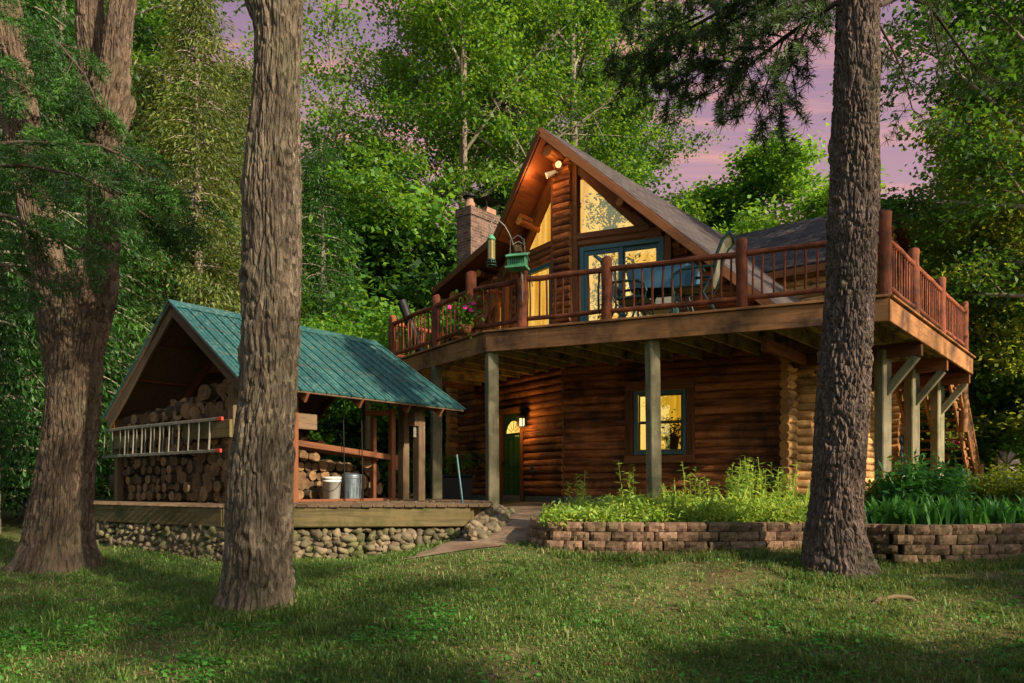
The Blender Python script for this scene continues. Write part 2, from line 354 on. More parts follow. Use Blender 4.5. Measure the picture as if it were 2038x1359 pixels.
# ------------------------------------------------------------------ numpy foliage
def npmesh(name, V, Fc, rnd, mat, parent=None, gc=None, nside=4, smooth=False, mats=None):
    me = bpy.data.meshes.new(name); off = np.array(root_loc(parent))
    V = np.asarray(V, np.float32) - off.astype(np.float32); n = len(Fc)
    me.vertices.add(len(V)); me.vertices.foreach_set('co', V.ravel())
    me.loops.add(n * nside); me.loops.foreach_set('vertex_index', np.asarray(Fc, np.int32).ravel())
    me.polygons.add(n); me.polygons.foreach_set('loop_start', np.arange(0, n * nside, nside, dtype=np.int32))
    if smooth: me.polygons.foreach_set('use_smooth', np.ones(n, bool))
    me.materials.append(M[mat])
    a = me.attributes.new('rnd', 'FLOAT', 'POINT'); a.data.foreach_set('value', np.asarray(rnd, np.float32))
    if gc is not None:
        a = me.attributes.new('gc', 'FLOAT_VECTOR', 'POINT'); a.data.foreach_set('vector', np.asarray(gc, np.float32).ravel())
    me.update(); me.validate()
    return link(name, me, parent)
def unit(a): return a / np.maximum(1e-9, np.linalg.norm(a, axis=1, keepdims=True))
def leaves(rg, pos, L, W, crnd, up=1.0, axis=None, axw=0.0, fold=.12, cl=.55):
    """leaf quads at pos; crnd = shade of the clump each leaf belongs to"""
    n = len(pos)
    nrm = unit(rg.normal(size=(n, 3)) * .75 + np.array([0, 0, up]))
    t = rg.normal(size=(n, 3))
    if axis is not None: t = t * (1 - axw) + axis * axw * 2
    t = unit(t - nrm * (t * nrm).sum(1, keepdims=True)); b = np.cross(nrm, t)
    l = L * rg.uniform(.7, 1.3, (n, 1)); w = W * rg.uniform(.7, 1.3, (n, 1))
    V = np.stack([pos - t * l * .5, pos + b * w * .5 + nrm * l * fold, pos + t * l * .5, pos - b * w * .5 + nrm * l * fold], 1).reshape(-1, 3)
    r = np.clip(cl * crnd + (1 - cl) * rg.random(n), 0, 1)
    return V, np.repeat(r, 4)
def quads(n): return np.arange(n * 4).reshape(-1, 4)
# ================================================================== SETTING
def lerp(a, xs, ys): return np.interp(a, xs, ys)
def g_np(x, y):
    gl = lerp(y, [-60, 0, 5, 7, 10, 14, 25, 60, 140], [-1.5, 0, .2, .4, .56, .68, .9, 1.6, 3])
    gr = lerp(y, [-60, 0, 5, 7, 8, 8.8, 9.5, 11, 12.6, 14, 25, 60, 140], [-1.5, 0, .2, .44, .60, .75, .83, .97, 1.12, 1.15, 1.2, 1.7, 3])
    k = np.clip((x + 2.4) / 2.6, 0, 1); k = k * k * (3 - 2 * k)
    h = gl * (1 - k) + gr * k
    h = h + .06 * np.clip((x - 3.6) / 1.2, 0, 1) * np.clip((y - 6.6) / 1.3, 0, 1)
    return h + .018 * np.sin(x * 1.3 + 1) * np.cos(y * 1.1) + .01 * np.sin(x * 3.1 + y * 2.3)
def g(x, y): return float(g_np(np.array([float(x)]), np.array([float(y)]))[0])

def grid_mesh(name, xs, ys, zf, mat):
    X, Y = np.meshgrid(xs, ys); Z = zf(X, Y)
    V = np.stack([X.ravel(), Y.ravel(), Z.ravel()], 1); nx, ny = len(xs), len(ys)
    i = np.arange(nx * ny).reshape(ny, nx)
    Fq = np.stack([i[:-1, :-1].ravel(), i[:-1, 1:].ravel(), i[1:, 1:].ravel(), i[1:, :-1].ravel()], 1)
    return npmesh(name, V, Fq, np.full(len(V), .5), mat, smooth=True)
u = np.linspace(-1, 1, 260)
gx = np.sign(u) * (np.abs(u) * 9 + (np.abs(u) ** 6) * 140); gy = 9 + np.sign(u) * (np.abs(u) * 9 + (np.abs(u) ** 6) * 150)
kind(grid_mesh('ground', gx, gy, g_np, 'ground'), 'structure')
# trodden path up to the door
pc = [(-.75, 9.2, .7), (-.5, 9.6, .75), (-.2, 10.1, .72), (.05, 11.0, .7), (.1, 12.5, .8), (.0, 14.2, 1.1), (-.2, 16.2, 1.5)]
V = []; nn = 60
for i in range(nn):
    t = i / (nn - 1) * (len(pc) - 1); k = min(int(t), len(pc) - 2); f = t - k
    c = [pc[k][j] * (1 - f) + pc[k + 1][j] * f for j in range(3)]
    for j in range(9):
        x = c[0] + c[2] * (j / 4 - 1) * (1 + .14 * math.sin(i * .9 + (j > 4) * 2)); e = 1 - abs(j / 4 - 1)
        V.append((x, c[1], g(x, c[1]) + (.012 if e > 0 else -.02)))
i = np.arange(nn * 9).reshape(nn, 9)
Fq = np.stack([i[:-1, :-1].ravel(), i[:-1, 1:].ravel(), i[1:, 1:].ravel(), i[1:, :-1].ravel()], 1)
kind(npmesh('path', V, Fq, np.full(len(V), .5), 'path', smooth=True), 'structure')

# ================================================================== HOUSE
house = thing('log_house', HOUSE @ Vector((0, 4, 1.1)), 'two storey log house with prow gable front, dark shingle roof and brick chimney', 'house')
DEV = R(16.5); cs, sn = math.cos(DEV), math.sin(DEV); TN = math.tan(DEV)
LW = 4.5
KR, KL, RZ = .93, 1.05, 8.75
def roof_z(U):
    if U >= 0: return RZ - KR * U
    a = -U
    return RZ - KL * a if a < 1.61 else RZ - KL * 1.61 - .2 * (a - 1.61)
def wr(s, z, o=0.0): return Vector((s * cs + o * sn, s * sn - o * cs, z))       # right prow wall, o = outwards
def wl(s, z, o=0.0): return Vector((-s * cs - o * sn, s * sn - o * cs, z))      # left prow wall
def wside(s, z, o=0.0): return Vector((LW * cs + o, LW * sn + s, z))            # right side wall, s backwards
def wleft(s, z, o=0.0): return Vector((-LW * cs - o, LW * sn + s, z))
def wwing(s, z, o=0.0): return Vector((s, 5.8 - o, z))                           # wing front wall, s = U

def log_wall(mb, wf, s0, s1, z0, z1, holes=(), pitch=.157, off=0.0, e0=0.0, e1=0.0, top=None, endmi=1, r=.088):
    n = int(round((z1 - z0) / pitch))
    for k in range(n):
        z = z0 + (k + .5) * pitch + off
        a, b = s0 - (e0 if True else 0), s1 + e1
        if top:
            while b > s0 and top(b) < z + .05: b -= .05
            if b <= s0 + .1: continue
        segs = [(a, b)]
        for (h0, h1, y0, y1) in holes:
            if y0 - .05 < z < y1 + .05:
                new = []
                for (p, q) in segs:
                    if h1 <= p or h0 >= q: new.append((p, q)); continue
                    if h0 - p > .08: new.append((p, h0))
                    if q - h1 > .08: new.append((h1, q))
                segs = new
        for (p, q) in segs:
            cuts = [p]
            if q - p > 2.2 and random.random() < .75: cuts.append(p + (q - p) * random.uniform(.25, .75))
            cuts.append(q)
            for c0, c1 in zip(cuts[:-1], cuts[1:]):
                m = max(3, int((c1 - c0) / .3)); rr = r * random.uniform(.92, 1.07); dz = random.uniform(-.008, .008); do = random.uniform(-.008, .008)
                pts = [wf(c0 + .003 + (c1 - c0 - .006) * i / (m - 1), z + dz + random.uniform(-.004, .004), do + random.uniform(-.004, .004)) for i in range(m)]
                mb.tube(pts, [rr * random.uniform(.97, 1.03) for _ in range(m)], 12, 0, endmi)

def backing(mb, wf, s0, s1, z0, topf, holes=(), inner=.06, th=.05):
    br = sorted({s0, s1} | {h for q in holes for h in q[:2] if s0 < h < s1})
    for a, b in zip(br[:-1], br[1:]):
        hs = sorted([(q[2], q[3]) for q in holes if q[0] < (a + b) / 2 < q[1]]); lo = z0
        for (y0, y1) in hs + [(None, None)]:
            ta = topf(a) if y0 is None else y0; tb = topf(b) if y0 is None else y0
            if min(ta, tb) > lo + .01:
                f = [wf(a, lo, -inner), wf(b, lo, -inner), wf(b, tb, -inner), wf(a, ta, -inner)]
                k = [wf(a, lo, -inner - th), wf(b, lo, -inner - th), wf(b, tb, -inner - th), wf(a, ta, -inner - th)]
                mb._add(f + k, [[0, 1, 2, 3], [7, 6, 5, 4], [0, 4, 5, 1], [1, 5, 6, 2], [2, 6, 7, 3], [3, 7, 4, 0]], [(v.x, v.z, v.y) for v in f + k], 0)
            lo = y1 if y1 else lo

DZ = 4.25                        # deck surface
Z0 = 1.33
holeR = [(1.46, 2.56, 2.16, 3.42), (.34, 2.12, DZ, 6.46)]
holeL = [(1.44, 2.48, 1.0, 3.2), (.3, 1.5, DZ, 6.3), (1.85, 2.65, 4.5, 6.42)]
flat = lambda zz: (lambda s: zz)
topR = lambda s: roof_z(s * cs) - .26
topL = lambda s: roof_z(-s * cs) - .26
mb = MB(HOUSE)
log_wall(mb, wr, .0, LW - .12, Z0, 4.16, holeR)
log_wall(mb, wl, .0, LW, Z0, 4.16, holeL, e1=.36)
log_wall(mb, wr, .36, LW, 4.16, 6.68, holeR, top=topR)
log_wall(mb, wl, .36, LW, 4.16, 6.68, holeL, top=topL)
mb.build('log_wall', ['log', 'log_end'], house); mb = MB(HOUSE)
log_wall(mb, wside, .0, 9.0, Z0, 4.10, [(6.9, 7.7, 1.9, 2.8)], off=.078, e0=.5)
for k in range(18):  # corner ends of the front logs share the painted sunlit tone
    z = Z0 + (k + .5) * .157; ee = random.uniform(.3, .42); mb.tube([wr(LW - .118, z), wr(LW + .1, z + .004), wr(LW + ee, z)], [.09, .094, .09], 12, 0, 1)
log_wall(mb, wleft, .0, 9.0, Z0, 4.10, off=.078, e0=.38)
log_wall(mb, wwing, 2.0, LW * cs, 4.2, 6.75)
log_wall(mb, wside, 4.6, 9.0, 4.2, 8.4, top=lambda s: RZ - .75 * abs(s + LW * sn - 8.0) - .35, off=.078)
for k in range(17):                                     # cross wall: log ends beside the far window
    z = Z0 + (k + .5) * .157
    mb.tube([wside(6.45, z, -.1), wside(6.45, z, .32 + random.uniform(-.03, .03))], .088, 12, 0, 1)
gh_ = [(.3, 1.62, 6.72, 9.9)]; backing(mb, wr, 0, LW, 1.1, topR, holeR + gh_); backing(mb, wl, 0, LW, 1.1, topL, holeL + gh_)
backing(mb, wside, 0, 9.0, 1.1, flat(4.4), [(6.9, 7.7, 1.9, 2.8)]); backing(mb, wleft, 0, 9.0, 1.1, flat(6.3)); backing(mb, wwing, 2.0, LW * cs, 4.0, flat(6.8))
backing(mb, wside, 4.55, 6.72, 4.0, lambda s: RZ - .75 * abs(s + LW * sn - 8.0) - .3); backing(mb, wside, 6.72, 9.0, 4.0, lambda s: RZ - .75 * abs(s + LW * sn - 8.0) - .3)
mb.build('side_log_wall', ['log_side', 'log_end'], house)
# gable infill above the lintels (around the two triangular windows)
mb = MB(HOUSE)
def gz(s): return 7.98 - 1.03 * (s - .33)               # sloping head of the glass
for wf, tp in ((wr, topR), (wl, topL)):
    for (a, b) in ((.33, 1.0), (1.0, 1.55)):
        lo_a, lo_b = gz(a), gz(b)
        f = [wf(a, lo_a, .03), wf(b, lo_b, .03), wf(b, tp(b) + .03, .03), wf(a, tp(a) + .03, .03)]
        mb._add(f + [wf(a, lo_a, -.05), wf(b, lo_b, -.05), wf(b, tp(b), -.05), wf(a, tp(a), -.05)], [[0, 1, 2, 3], [7, 6, 5, 4], [0, 4, 5, 1]], [(v.x * 1, v.z, v.y) for v in f] * 2, 0)
    f = [wf(1.55, 6.7, .03), wf(2.1, 6.7, .03), wf(2.1, tp(2.1) + .03, .03), wf(1.55, tp(1.55) + .03, .03)]
    mb._add(f + [p + Vector((0, .08, 0)) for p in f], [[0, 1, 2, 3], [7, 6, 5, 4]], [(v.x, v.z, v.y) for v in f] * 2, 0)
    mb.beam(wf(.30, 8.12, .06), wf(1.95, 8.12 - 1.03 * 1.65, .06), .09, .2)       # rafter over the glass
    mb.beam(wf(.22, 6.66, .05), wf(1.8, 6.66, .05), .17, .15, c=.03); mb.beam(wf(.22, 6.53, .04), wf(2.05, 6.53, .04), .15, .13, c=.03)
mb.build('gable_framing', 'trim', house)
mb = MB(HOUSE)
for wf in (wr, wl):
    mb.beam(wf(.27, 4.25, .06), wf(.27, 8.3, .06), .14, .12)
    mb.beam(wf(2.2, 4.25, .05), wf(2.2, 6.45, .05), .16, .14)
mb.build('wall_post', 'trim', house)
mb = MB(HOUSE)                                            # the crossed log ends of the prow
z = 4.3; k = 0
while z < 8.35:
    hh = .157 * random.uniform(.95, 1.04)
    w0, w1 = -.2 - random.uniform(0, .02), .2 + random.uniform(0, .02)
    an_ = random.uniform(-.09, .09); d = Vector((math.cos(an_), math.sin(an_), 0))
    c = Vector((0, -.07, z + hh / 2))
    pts = [c + d * t for t in np.linspace(w0, w1, 6)]
    mb.tube(pts, [hh * .5, hh * .53, hh * .55, hh * .54, hh * .53, hh * .5], 12, 0, 1, .06)
    z += hh; k += 1
mb.build('prow_log_corner', ['log', 'log_end'], house)
# foundation
mb = MB(HOUSE)
ft = [(0, -.03), (LW * cs + .03, LW * sn), (LW * cs + .03, LW * sn + 9), (-LW * cs - .03, LW * sn + 9), (-LW * cs - .03, LW * sn)]
mb.prism(ft, .6, 1.32)
mb.build('foundation', 'concrete', house)

# roof ---------------------------------------------------------------
def VF(U): return -.842 + .296 * abs(U)
roof = None
def roof_slab(mb, pts, along):
    """pts: local (U,V,z); shingles 6 cm over soffit boards 12 cm"""
    p = [Vector(q) for q in pts]
    if along == 'V': gc = [(q.y, math.hypot(q.x, q.z - RZ), 0) for q in p]
    else: gc = [(q.x, math.hypot(q.y - 8, q.z - RZ), 0) for q in p]
    mb.slab(p, .07, 0, gc)
    mb.slab([q - Vector((0, 0, .098)) for q in p], .1, 1, gc=[(g_[0], g_[1], 0) for g_ in gc])
mb = MB(HOUSE)
e = 4.62
roof_slab(mb, [(0, VF(0), RZ), (e, VF(e), RZ - KR * e), (e, 5.72, RZ - KR * e), (2.1, 5.42, RZ - KR * 2.1), (0, 8.0, RZ)], 'V')
a = 1.61; zs = RZ - KL * a
roof_slab(mb, [(0, VF(0), RZ), (0, 9.6, RZ), (-a, 9.6, zs), (-a, VF(a), zs)], 'V')
ez = 4.4
roof_slab(mb, [(-a + .02, VF(a), zs + .012), (-a + .02, 9.6, zs + .012), (-ez, 9.6, zs - .2 * (ez - a)), (-ez, VF(ez), zs - .2 * (ez - a))], 'V')
kw = .75; ev = 5.4
roof_slab(mb, [(0, 8.0, RZ - .004), (4.55, 8.0, RZ - .004), (4.55, ev, RZ - kw * (8 - ev)), (2.1, ev, RZ - kw * (8 - ev))], 'U')
roof_slab(mb, [(0, 8.0, RZ - .004), (0, 10.6, RZ - kw * 2.6), (4.55, 10.6, RZ - kw * 2.6), (4.55, 8.0, RZ - .004)], 'U')
roof = mb.build('roof', ['shingle', 'soffit'], house)
mb = MB(HOUSE)                                            # lower steep run of the front-left rafters, under the flatter eave
mb.slab([(-1.5, VF(1.5) + .62, RZ - KL * 1.5 - .2), (-1.5, VF(1.5) + .9, RZ - KL * 1.5 - .2), (-4.15, VF(4.15) + .9, RZ - KL * 4.15 - .2), (-4.15, VF(4.15) + .62, RZ - KL * 4.15 - .2)], .12)
mb.beam((-1.55, VF(1.55) + .6, RZ - KL * 1.55 - .25), (-4.2, VF(4.2) + .6, RZ - KL * 4.2 - .25), .05, .2)
mb.build('side_rafter', 'deck', roof)
mb = MB(HOUSE)
def rake(U0, z0, U1, z1, dv=-.025, w=.04, h=.15, dz=-.12): mb.beam((U0, VF(U0) + dv, z0 + dz), (U1, VF(U1) + dv, z1 + dz), w, h, ext=.02)
rake(0, RZ, e, RZ - KR * e); rake(0, RZ, -a, zs); rake(-a, zs, -ez, zs - .2 * (ez - a))
mb.beam((4.58, ev - .03, RZ - kw * (8 - ev) - .13), (4.58, 8.0, RZ - .13), .04, .2); mb.beam((2.1, ev - .03, RZ - kw * (8 - ev) - .15), (4.6, ev - .03, RZ - kw * (8 - ev) - .15), .04, .17)
mb.beam((4.58, 8, RZ - .13), (4.58, 10.6, RZ - kw * 2.6 - .13), .04, .2)
mb.build('rake_board', 'trim', roof)
mb = MB(HOUSE)
mb.tube([(0, -.62, RZ - .42), (0, 9, RZ - .42)], .12, 14, 0, 1)
for U, dz in ((-1.05, .32), (-2.7, .32), (-3.9, .32), (1.4, .34), (2.8, .34), (4.0, .34)):
    v0 = VF(U) + .32; mb.tube([(U, v0, roof_z(U) - dz), (U, v0 + 2.2, roof_z(U) - dz)], .085, 12, 0, 1)
for U in (-1.05, -2.2, -3.2):
    z = RZ - KL * abs(U) - .42; mb.tube([(U, VF(U) + .28, z), (U, VF(U) + 1.4, z)], .07, 12, 0, 1)
mb.build('purlin_log', ['log', 'log_end'], roof)

# chimney ------------------------------------------------------------
mb = MB(HOUSE)
def brick_box(mb, u0, u1, v0, v1, z0, z1):
    c = [(u0, v0), (u1, v0), (u1, v1), (u0, v1)]; o = 0
    for i in range(4):
        p, q = c[i], c[(i + 1) % 4]; L = math.hypot(q[0] - p[0], q[1] - p[1])
        mb.quad([(*p, z0), (*q, z0), (*q, z1), (*p, z1)], [(o, z0, 0), (o + L, z0, 0), (o + L, z1, 0), (o, z1, 0)]); o += L
    mb.quad([(u0, v0, z1), (u1, v0, z1), (u1, v1, z1), (u0, v1, z1)], [(0, 0, 0), (.5, 0, 0), (.5, 1.5, 0), (0, 1.5, 0)])
CU, CV = -4.58, 2.05
brick_box(mb, CU - .52, CU, CV, CV + 1.75, .9, 8.98)
brick_box(mb, CU - .55, CU + .03, CV - .03, CV + 1.78, 8.84, 9.06)
chim = mb.build('chimney', 'brick', house)
mb = MB(HOUSE); mb.lathe((CU - .27, CV + .25, 9.05), [(.15, 0), (.14, .2), (.1, .24), (.1, .36), (.0, .36)]); mb.build('flue_pipe', 'clay', chim)
mb = MB(HOUSE); mb.lathe((CU - .27, CV + .25, 9.40), [(.0, .14), (.19, .03), (.19, 0), (.0, 0)]); mb.tube([(CU - .27, CV + .25, 9.3), (CU - .27, CV + .25, 9.5)], .1, 14); mb.build('flue_cap', 'dark', chim)
mb = MB(HOUSE); brick_box(mb, CU - .42, CU - .1, CV + .75, CV + 1.15, 9.05, 9.27); brick_box(mb, CU - .4, CU - .12, CV + 1.42, CV + 1.62, 9.05, 9.14); mb.build('square_flue', 'clay', chim)
mb = MB(HOUSE)
for du, dv in ((-.44, .73), (-.08, .73), (-.44, 1.17), (-.08, 1.17)): mb.beam((CU + du, CV + dv, 9.2), (CU + du, CV + dv, 9.5), .025, .025)
c = Vector((CU - .26, CV + .95, 0)); q = [(-.34, -.38), (.34, -.38), (.34, .38), (-.34, .38)]
mb._add([c + Vector((x, y, 9.48)) for x, y in q] + [c + Vector((0, 0, 9.66))], [[0, 1, 4], [1, 2, 4], [2, 3, 4], [3, 0, 4], [3, 2, 1, 0]], [(0, 0, 0)] * 5)
mb.build('flue_hood', 'dark', chim)

# windows and doors ---------------------------------------------------
def rect_frame(mb, wf, s0, s1, z0, z1, w, o, d):
    mb.beam(wf(s0 + w / 2, z0, o), wf(s0 + w / 2, z1, o), d, w, up=wf(1, 0, 0) - wf(0, 0, 0)); mb.beam(wf(s1 - w / 2, z0, o), wf(s1 - w / 2, z1, o), d, w, up=wf(1, 0, 0) - wf(0, 0, 0))
    mb.beam(wf(s0 + w, z0 + w / 2, o), wf(s1 - w, z0 + w / 2, o), d, w); mb.beam(wf(s0 + w, z1 - w / 2, o), wf(s1 - w, z1 - w / 2, o), d, w)
def pane(mb, wf, s0, s1, z0, z1, o): mb.quad([wf(s0, z0, o), wf(s1, z0, o), wf(s1, z1, o), wf(s0, z1, o)])
def window_glow(parent, wf, poly, o, mat='curtain'):  # added glowing panel behind the glass, carries the window glow
    mb = MB(HOUSE)
    v = [wf(s, z, o) for s, z in poly]; mb.quad(v); mb.build('curtain', mat, parent)
# lower window
mb = MB(HOUSE)
for q in (((1.40, 2.06), (1.40, 3.52)), ((2.62, 2.06), (2.62, 3.52))): mb.beam(wr(*q[0], .06), wr(*q[1], .06), .13, .16, up=(1, 0, 0))
mb.beam(wr(1.32, 3.52, .07), wr(2.7, 3.52, .07), .15, .18); mb.beam(wr(1.32, 2.06, .08), wr(2.7, 2.06, .08), .18, .15)
casing = mb.build('window_casing', 'trim', house)
mb = MB(HOUSE); rect_frame(mb, wr, 1.49, 2.53, 2.15, 3.42, .075, .05, .08); win = mb.build('window', 'teal', house)
mb = MB(HOUSE); rect_frame(mb, wr, 1.57, 2.45, 2.22, 2.8, .035, .025, .03); rect_frame(mb, wr, 1.57, 2.45, 2.79, 3.35, .035, .0, .03); mb.build('sash', 'mossy', win)
mb = MB(HOUSE); pane(mb, wr, 1.58, 2.44, 2.24, 3.34, .012); mb.build('glass', 'glass', win)
window_glow(win, wr, [(1.3, 2.0), (2.8, 2.0), (2.8, 3.6), (1.3, 3.6)], -.32, 'curtain_dim')
# slider on the deck
mb = MB(HOUSE); rect_frame(mb, wr, .36, 2.1, DZ, 6.44, .09, .05, .12); sl = mb.build('sliding_door', 'teal', house)
for s0, s1, o in ((.44, 1.27, .06), (1.2, 2.03, .02)):
    mb = MB(HOUSE); rect_frame(mb, wr, s0, s1, DZ + .08, 6.36, .1, o, .045); pn = mb.build('door_panel', 'teal', sl)
    mb = MB(HOUSE); pane(mb, wr, s0 + .09, s1 - .09, DZ + .17, 6.27, o); mb.build('glass', 'glass', sl)
mb = MB(HOUSE); mb.tube([wr(1.2, 5.2, .1), wr(1.2, 5.5, .1)], .015, 8); mb.build('handle', 'dark', sl)
window_glow(sl, wr, [(-.4, DZ), (2.3, DZ), (2.3, 6.5), (-.4, 6.5)], -.62)
# door on the left face
mb = MB(HOUSE); rect_frame(mb, wl, .34, 1.46, DZ, 6.3, .09, .05, .1); gd = mb.build('glass_door', 'teal', house)
mb = MB(HOUSE); pane(mb, wl, .42, 1.38, DZ + .1, 6.22, .04); mb.build('glass', 'glass', gd)
window_glow(gd, wl, [(.3, DZ), (1.5, DZ), (1.5, 6.35), (.3, 6.35)], -.12)
mb = MB(HOUSE); rect_frame(mb, wl, 1.86, 2.64, 4.5, 6.42, .1, .06, .1); wn = mb.build('side_window', 'trim', house)
mb = MB(HOUSE); pane(mb, wl, 1.94, 2.56, 4.58, 6.34, .04); mb.build('glass', 'glass', wn)
window_glow(wn, wl, [(1.8, 4.4), (2.7, 4.4), (2.7, 6.45), (1.8, 6.45)], -.12)
for wf, o in ((wr, -.55), (wl, -.14)):
    mb = MB(HOUSE); mb.quad([wf(.33, 6.74, .0), wf(1.53, 6.74, .0), wf(.33, gz(.33), .0)]); gw = mb.build('gable_window', 'glass', house)
    window_glow(gw, wf, [(.0, 6.55), (1.6, 6.55), (1.5, 6.85), (.3, 8.1), (.0, 8.1)], o)
mb = MB(HOUSE); rect_frame(mb, wside, 6.88, 7.72, 1.88, 2.82, .08, .05, .1); bw = mb.build('blue_window', 'slate', house)
mb = MB(HOUSE); pane(mb, wside, 6.95, 7.65, 1.95, 2.75, .03); mb.build('glass', 'glass', bw)
# entrance door
mb = MB(HOUSE)
mb.beam(wl(1.47, 1.15, .04), wl(1.47, 3.3, .04), .16, .09, up=(1, 0, 0)); mb.beam(wl(2.46, 1.15, .04), wl(2.46, 3.3, .04), .16, .09, up=(1, 0, 0)); mb.beam(wl(1.43, 3.26, .05), wl(2.5, 3.26, .05), .17, .12)
mb.beam(wl(1.43, 1.14, .0), wl(2.5, 1.14, .0), .3, .05)
mb.build('door_casing', 'trim', house)
mb = MB(HOUSE); do = -.06
mb.beam(wl(1.96, 1.17, do), wl(1.96, 3.2, do), .05, .9, up=wl(1, 0, 0) - wl(0, 0, 0))
for s in (1.75, 2.17):
    for z0, z1 in ((1.32, 1.85), (1.98, 2.64)):
        rect_frame(mb, wl, s - .14, s + .14, z0, z1, .03, do + .028, .02)
        mb.beam(wl(s, z0 + .06, do + .028), wl(s, z1 - .06, do + .028), .02, .17, up=wl(1, 0, 0) - wl(0, 0, 0), c=.008)
ddoor = mb.build('entrance_door', 'doorgreen', house)
mb = MB(HOUSE); c0 = wl(1.96, 2.74, do + .035)
fan = [wl(1.96 + .3 * math.cos(t), 2.74 + .3 * math.sin(t), do + .03) for t in np.linspace(0, math.pi, 15)]
mb.quad(fan); mb.build('fan_light', 'curtain', ddoor)
mb = MB(HOUSE)
mb.tube([wl(1.96 + .31 * math.cos(t), 2.74 + .31 * math.sin(t), do + .035) for t in np.linspace(0, math.pi, 15)], .018, 6)
mb.tube([wl(1.64, 2.74, do + .035), wl(2.28, 2.74, do + .035)], .018, 6)
for t in (.5, 1.05, math.pi / 2, 2.1, 2.64): mb.tube([wl(1.96 + .08 * math.cos(t), 2.74 + .08 * math.sin(t), do + .037), wl(1.96 + .3 * math.cos(t), 2.74 + .3 * math.sin(t), do + .037)], .007, 6)
mb.build('fan_light_bars', 'doorgreen', ddoor)
mb = MB(HOUSE); mb.blob(wl(2.32, 2.08, do + .09), .032); mb.tube([wl(2.32, 2.08, do), wl(2.32, 2.08, do + .09)], .012, 8); mb.build('door_handle', 'dark', ddoor)
mb = MB(HOUSE); mb.box(wl(1.83, 2.68, do + .03), (.15, .01, .035), DEV * -1); mb.build('door_plate', 'white', ddoor)
# lantern, socket, floodlights
lan = thing('wall_lantern', HOUSE @ wl(1.3, 2.9, .1), 'lit wall lantern with ribbed glass beside the green entrance door', 'lamp')
mb = MB(HOUSE); mb.lathe(wl(1.3, 2.86, .2), [(.04, 0), (.06, .02), (.06, .17), (.0, .17)], 10); mb.build('lantern_glass', 'bulb', lan)
mb = MB(HOUSE)
for k in range(8): t = k * math.pi / 4; p = wl(1.3, 2.85, .2) + Vector((.095 * math.cos(t), .095 * math.sin(t), 0)); mb.tube([p, p + Vector((0, 0, .22))], .012, 5)
mb.lathe(wl(1.3, 3.06, .2), [(.11, 0), (.11, .03), (.03, .1), (0, .12)], 12); mb.blob(wl(1.3, 3.22, .1), (.09, .09, .09)); mb.beam(wl(1.3, 3.1, .02), wl(1.3, 3.1, .2), .05, .05)
mb.build('lantern_cage', 'dark', lan)
sk = MB(HOUSE); sk.box(wl(1.05, 1.9, .1), (.1, .04, .14), -DEV); sk.box(wl(1.05, 1.9, .125), (.05, .02, .08), -DEV)
single(sk, 'outdoor_socket', 'galv', 'small grey outdoor socket box on the logs right of the green door', 'socket')
for i, (u_, z_, aim, lb) in enumerate(((-.13, 8.0, (-.6, -.5, -.35), 'lit flood lamp aimed left at the gable soffit'), (.1, 8.12, (.25, -.9, -.3), 'lit flood lamp aimed forward from the top of the prow corner'))):
    c = Vector((u_, -.3, z_)); d = Vector(aim).normalized()
    fl = thing('flood_lamp', HOUSE @ c, lb, 'lamp')
    mb = MB(HOUSE); mb.tube([c + Vector((-u_ * .5, .16, .02)), c - d * .1], .02, 8); mb.tube([c - d * .1, c - d * .04, c + d * .05, c + d * .11], [.03, .045, .06, .07], 14); mb.build('lamp_body', 'white', fl)
    mb = MB(HOUSE); mb.tube([c + d * .085, c + d * .1], .062, 14); mb.build('bulb', 'bulb', fl)

# ================================================================== DECK
B, DR, RB, DL = (.446, -2.96), (6.52, -1.16), (6.52, 5.54), (-3.42, -1.82)
deck = thing('raised_deck', HOUSE @ Vector((1.5, -1.5, 1.1)), 'brown timber deck on tall posts wrapping round the prow of the log house', 'deck')
def VFd(U): return -2.96 + abs(U - .446) * .2963
mb = MB(HOUSE)
polys = [[B, DR, (6.52, 1.2), (4.4, 1.2), (0, -.12)], [B, (0, -.12), (-3.42, .92), DL], [(6.52, 1.2), RB, (4.42, 5.54), (4.42, 1.2)]]
k = 0
U = -3.4
while U < 6.5:                                            # floor boards run towards the house, drip gaps between them
    u1 = min(U + .138, 6.53); um = (U + u1) / 2
    back = .296 * abs(um) - .12 if um < 4.4 else 5.54
    mb.beam((um, VFd(um) - .03, DZ - .02), (um, back, DZ - .02), u1 - U - .008, .036); U += .145
mb.build('floor_board', 'joist', deck)
rims = [((B, DR), 'deck'), ((DR, RB), 'deck'), ((B, DL), 'deck'), ((RB, (4.45, 5.54)), 'deck'), ((DL, (-3.42, .9)), 'deck')]
for (p, q), m in rims:
    mb = MB(HOUSE); p_, q_ = Vector((*p, DZ - .21)), Vector((*q, DZ - .21)); L = (q_ - p_).length; d = (q_ - p_) / L
    n = max(1, int(L / 3.2)); cut = [0] + [L * (i + 1) / n * (1 if i == n - 1 else random.uniform(.92, 1.05)) for i in range(n)]
    for a0, a1 in zip(cut[:-1], cut[1:]): mb.beam(p_ + d * (a0 + .002), p_ + d * (a1 - .002), .045, .33)
    mb.beam(p_ + Vector((0, 0, .19)), q_ + Vector((0, 0, .19)), .14, .038)
    mb.build('rim_board', m, deck)
for i in range(19):
    U = -3.1 + i * .53
    f, b = VFd(U) + .04, (.296 * abs(U) - .1 if U < 4.35 else 5.5)
    mb = MB(HOUSE); mb.beam((U, f, DZ - .165), (U, b, DZ - .165), .045, .245); mb.build('joist', 'joist', deck)
pw = HOUSE.inverted()
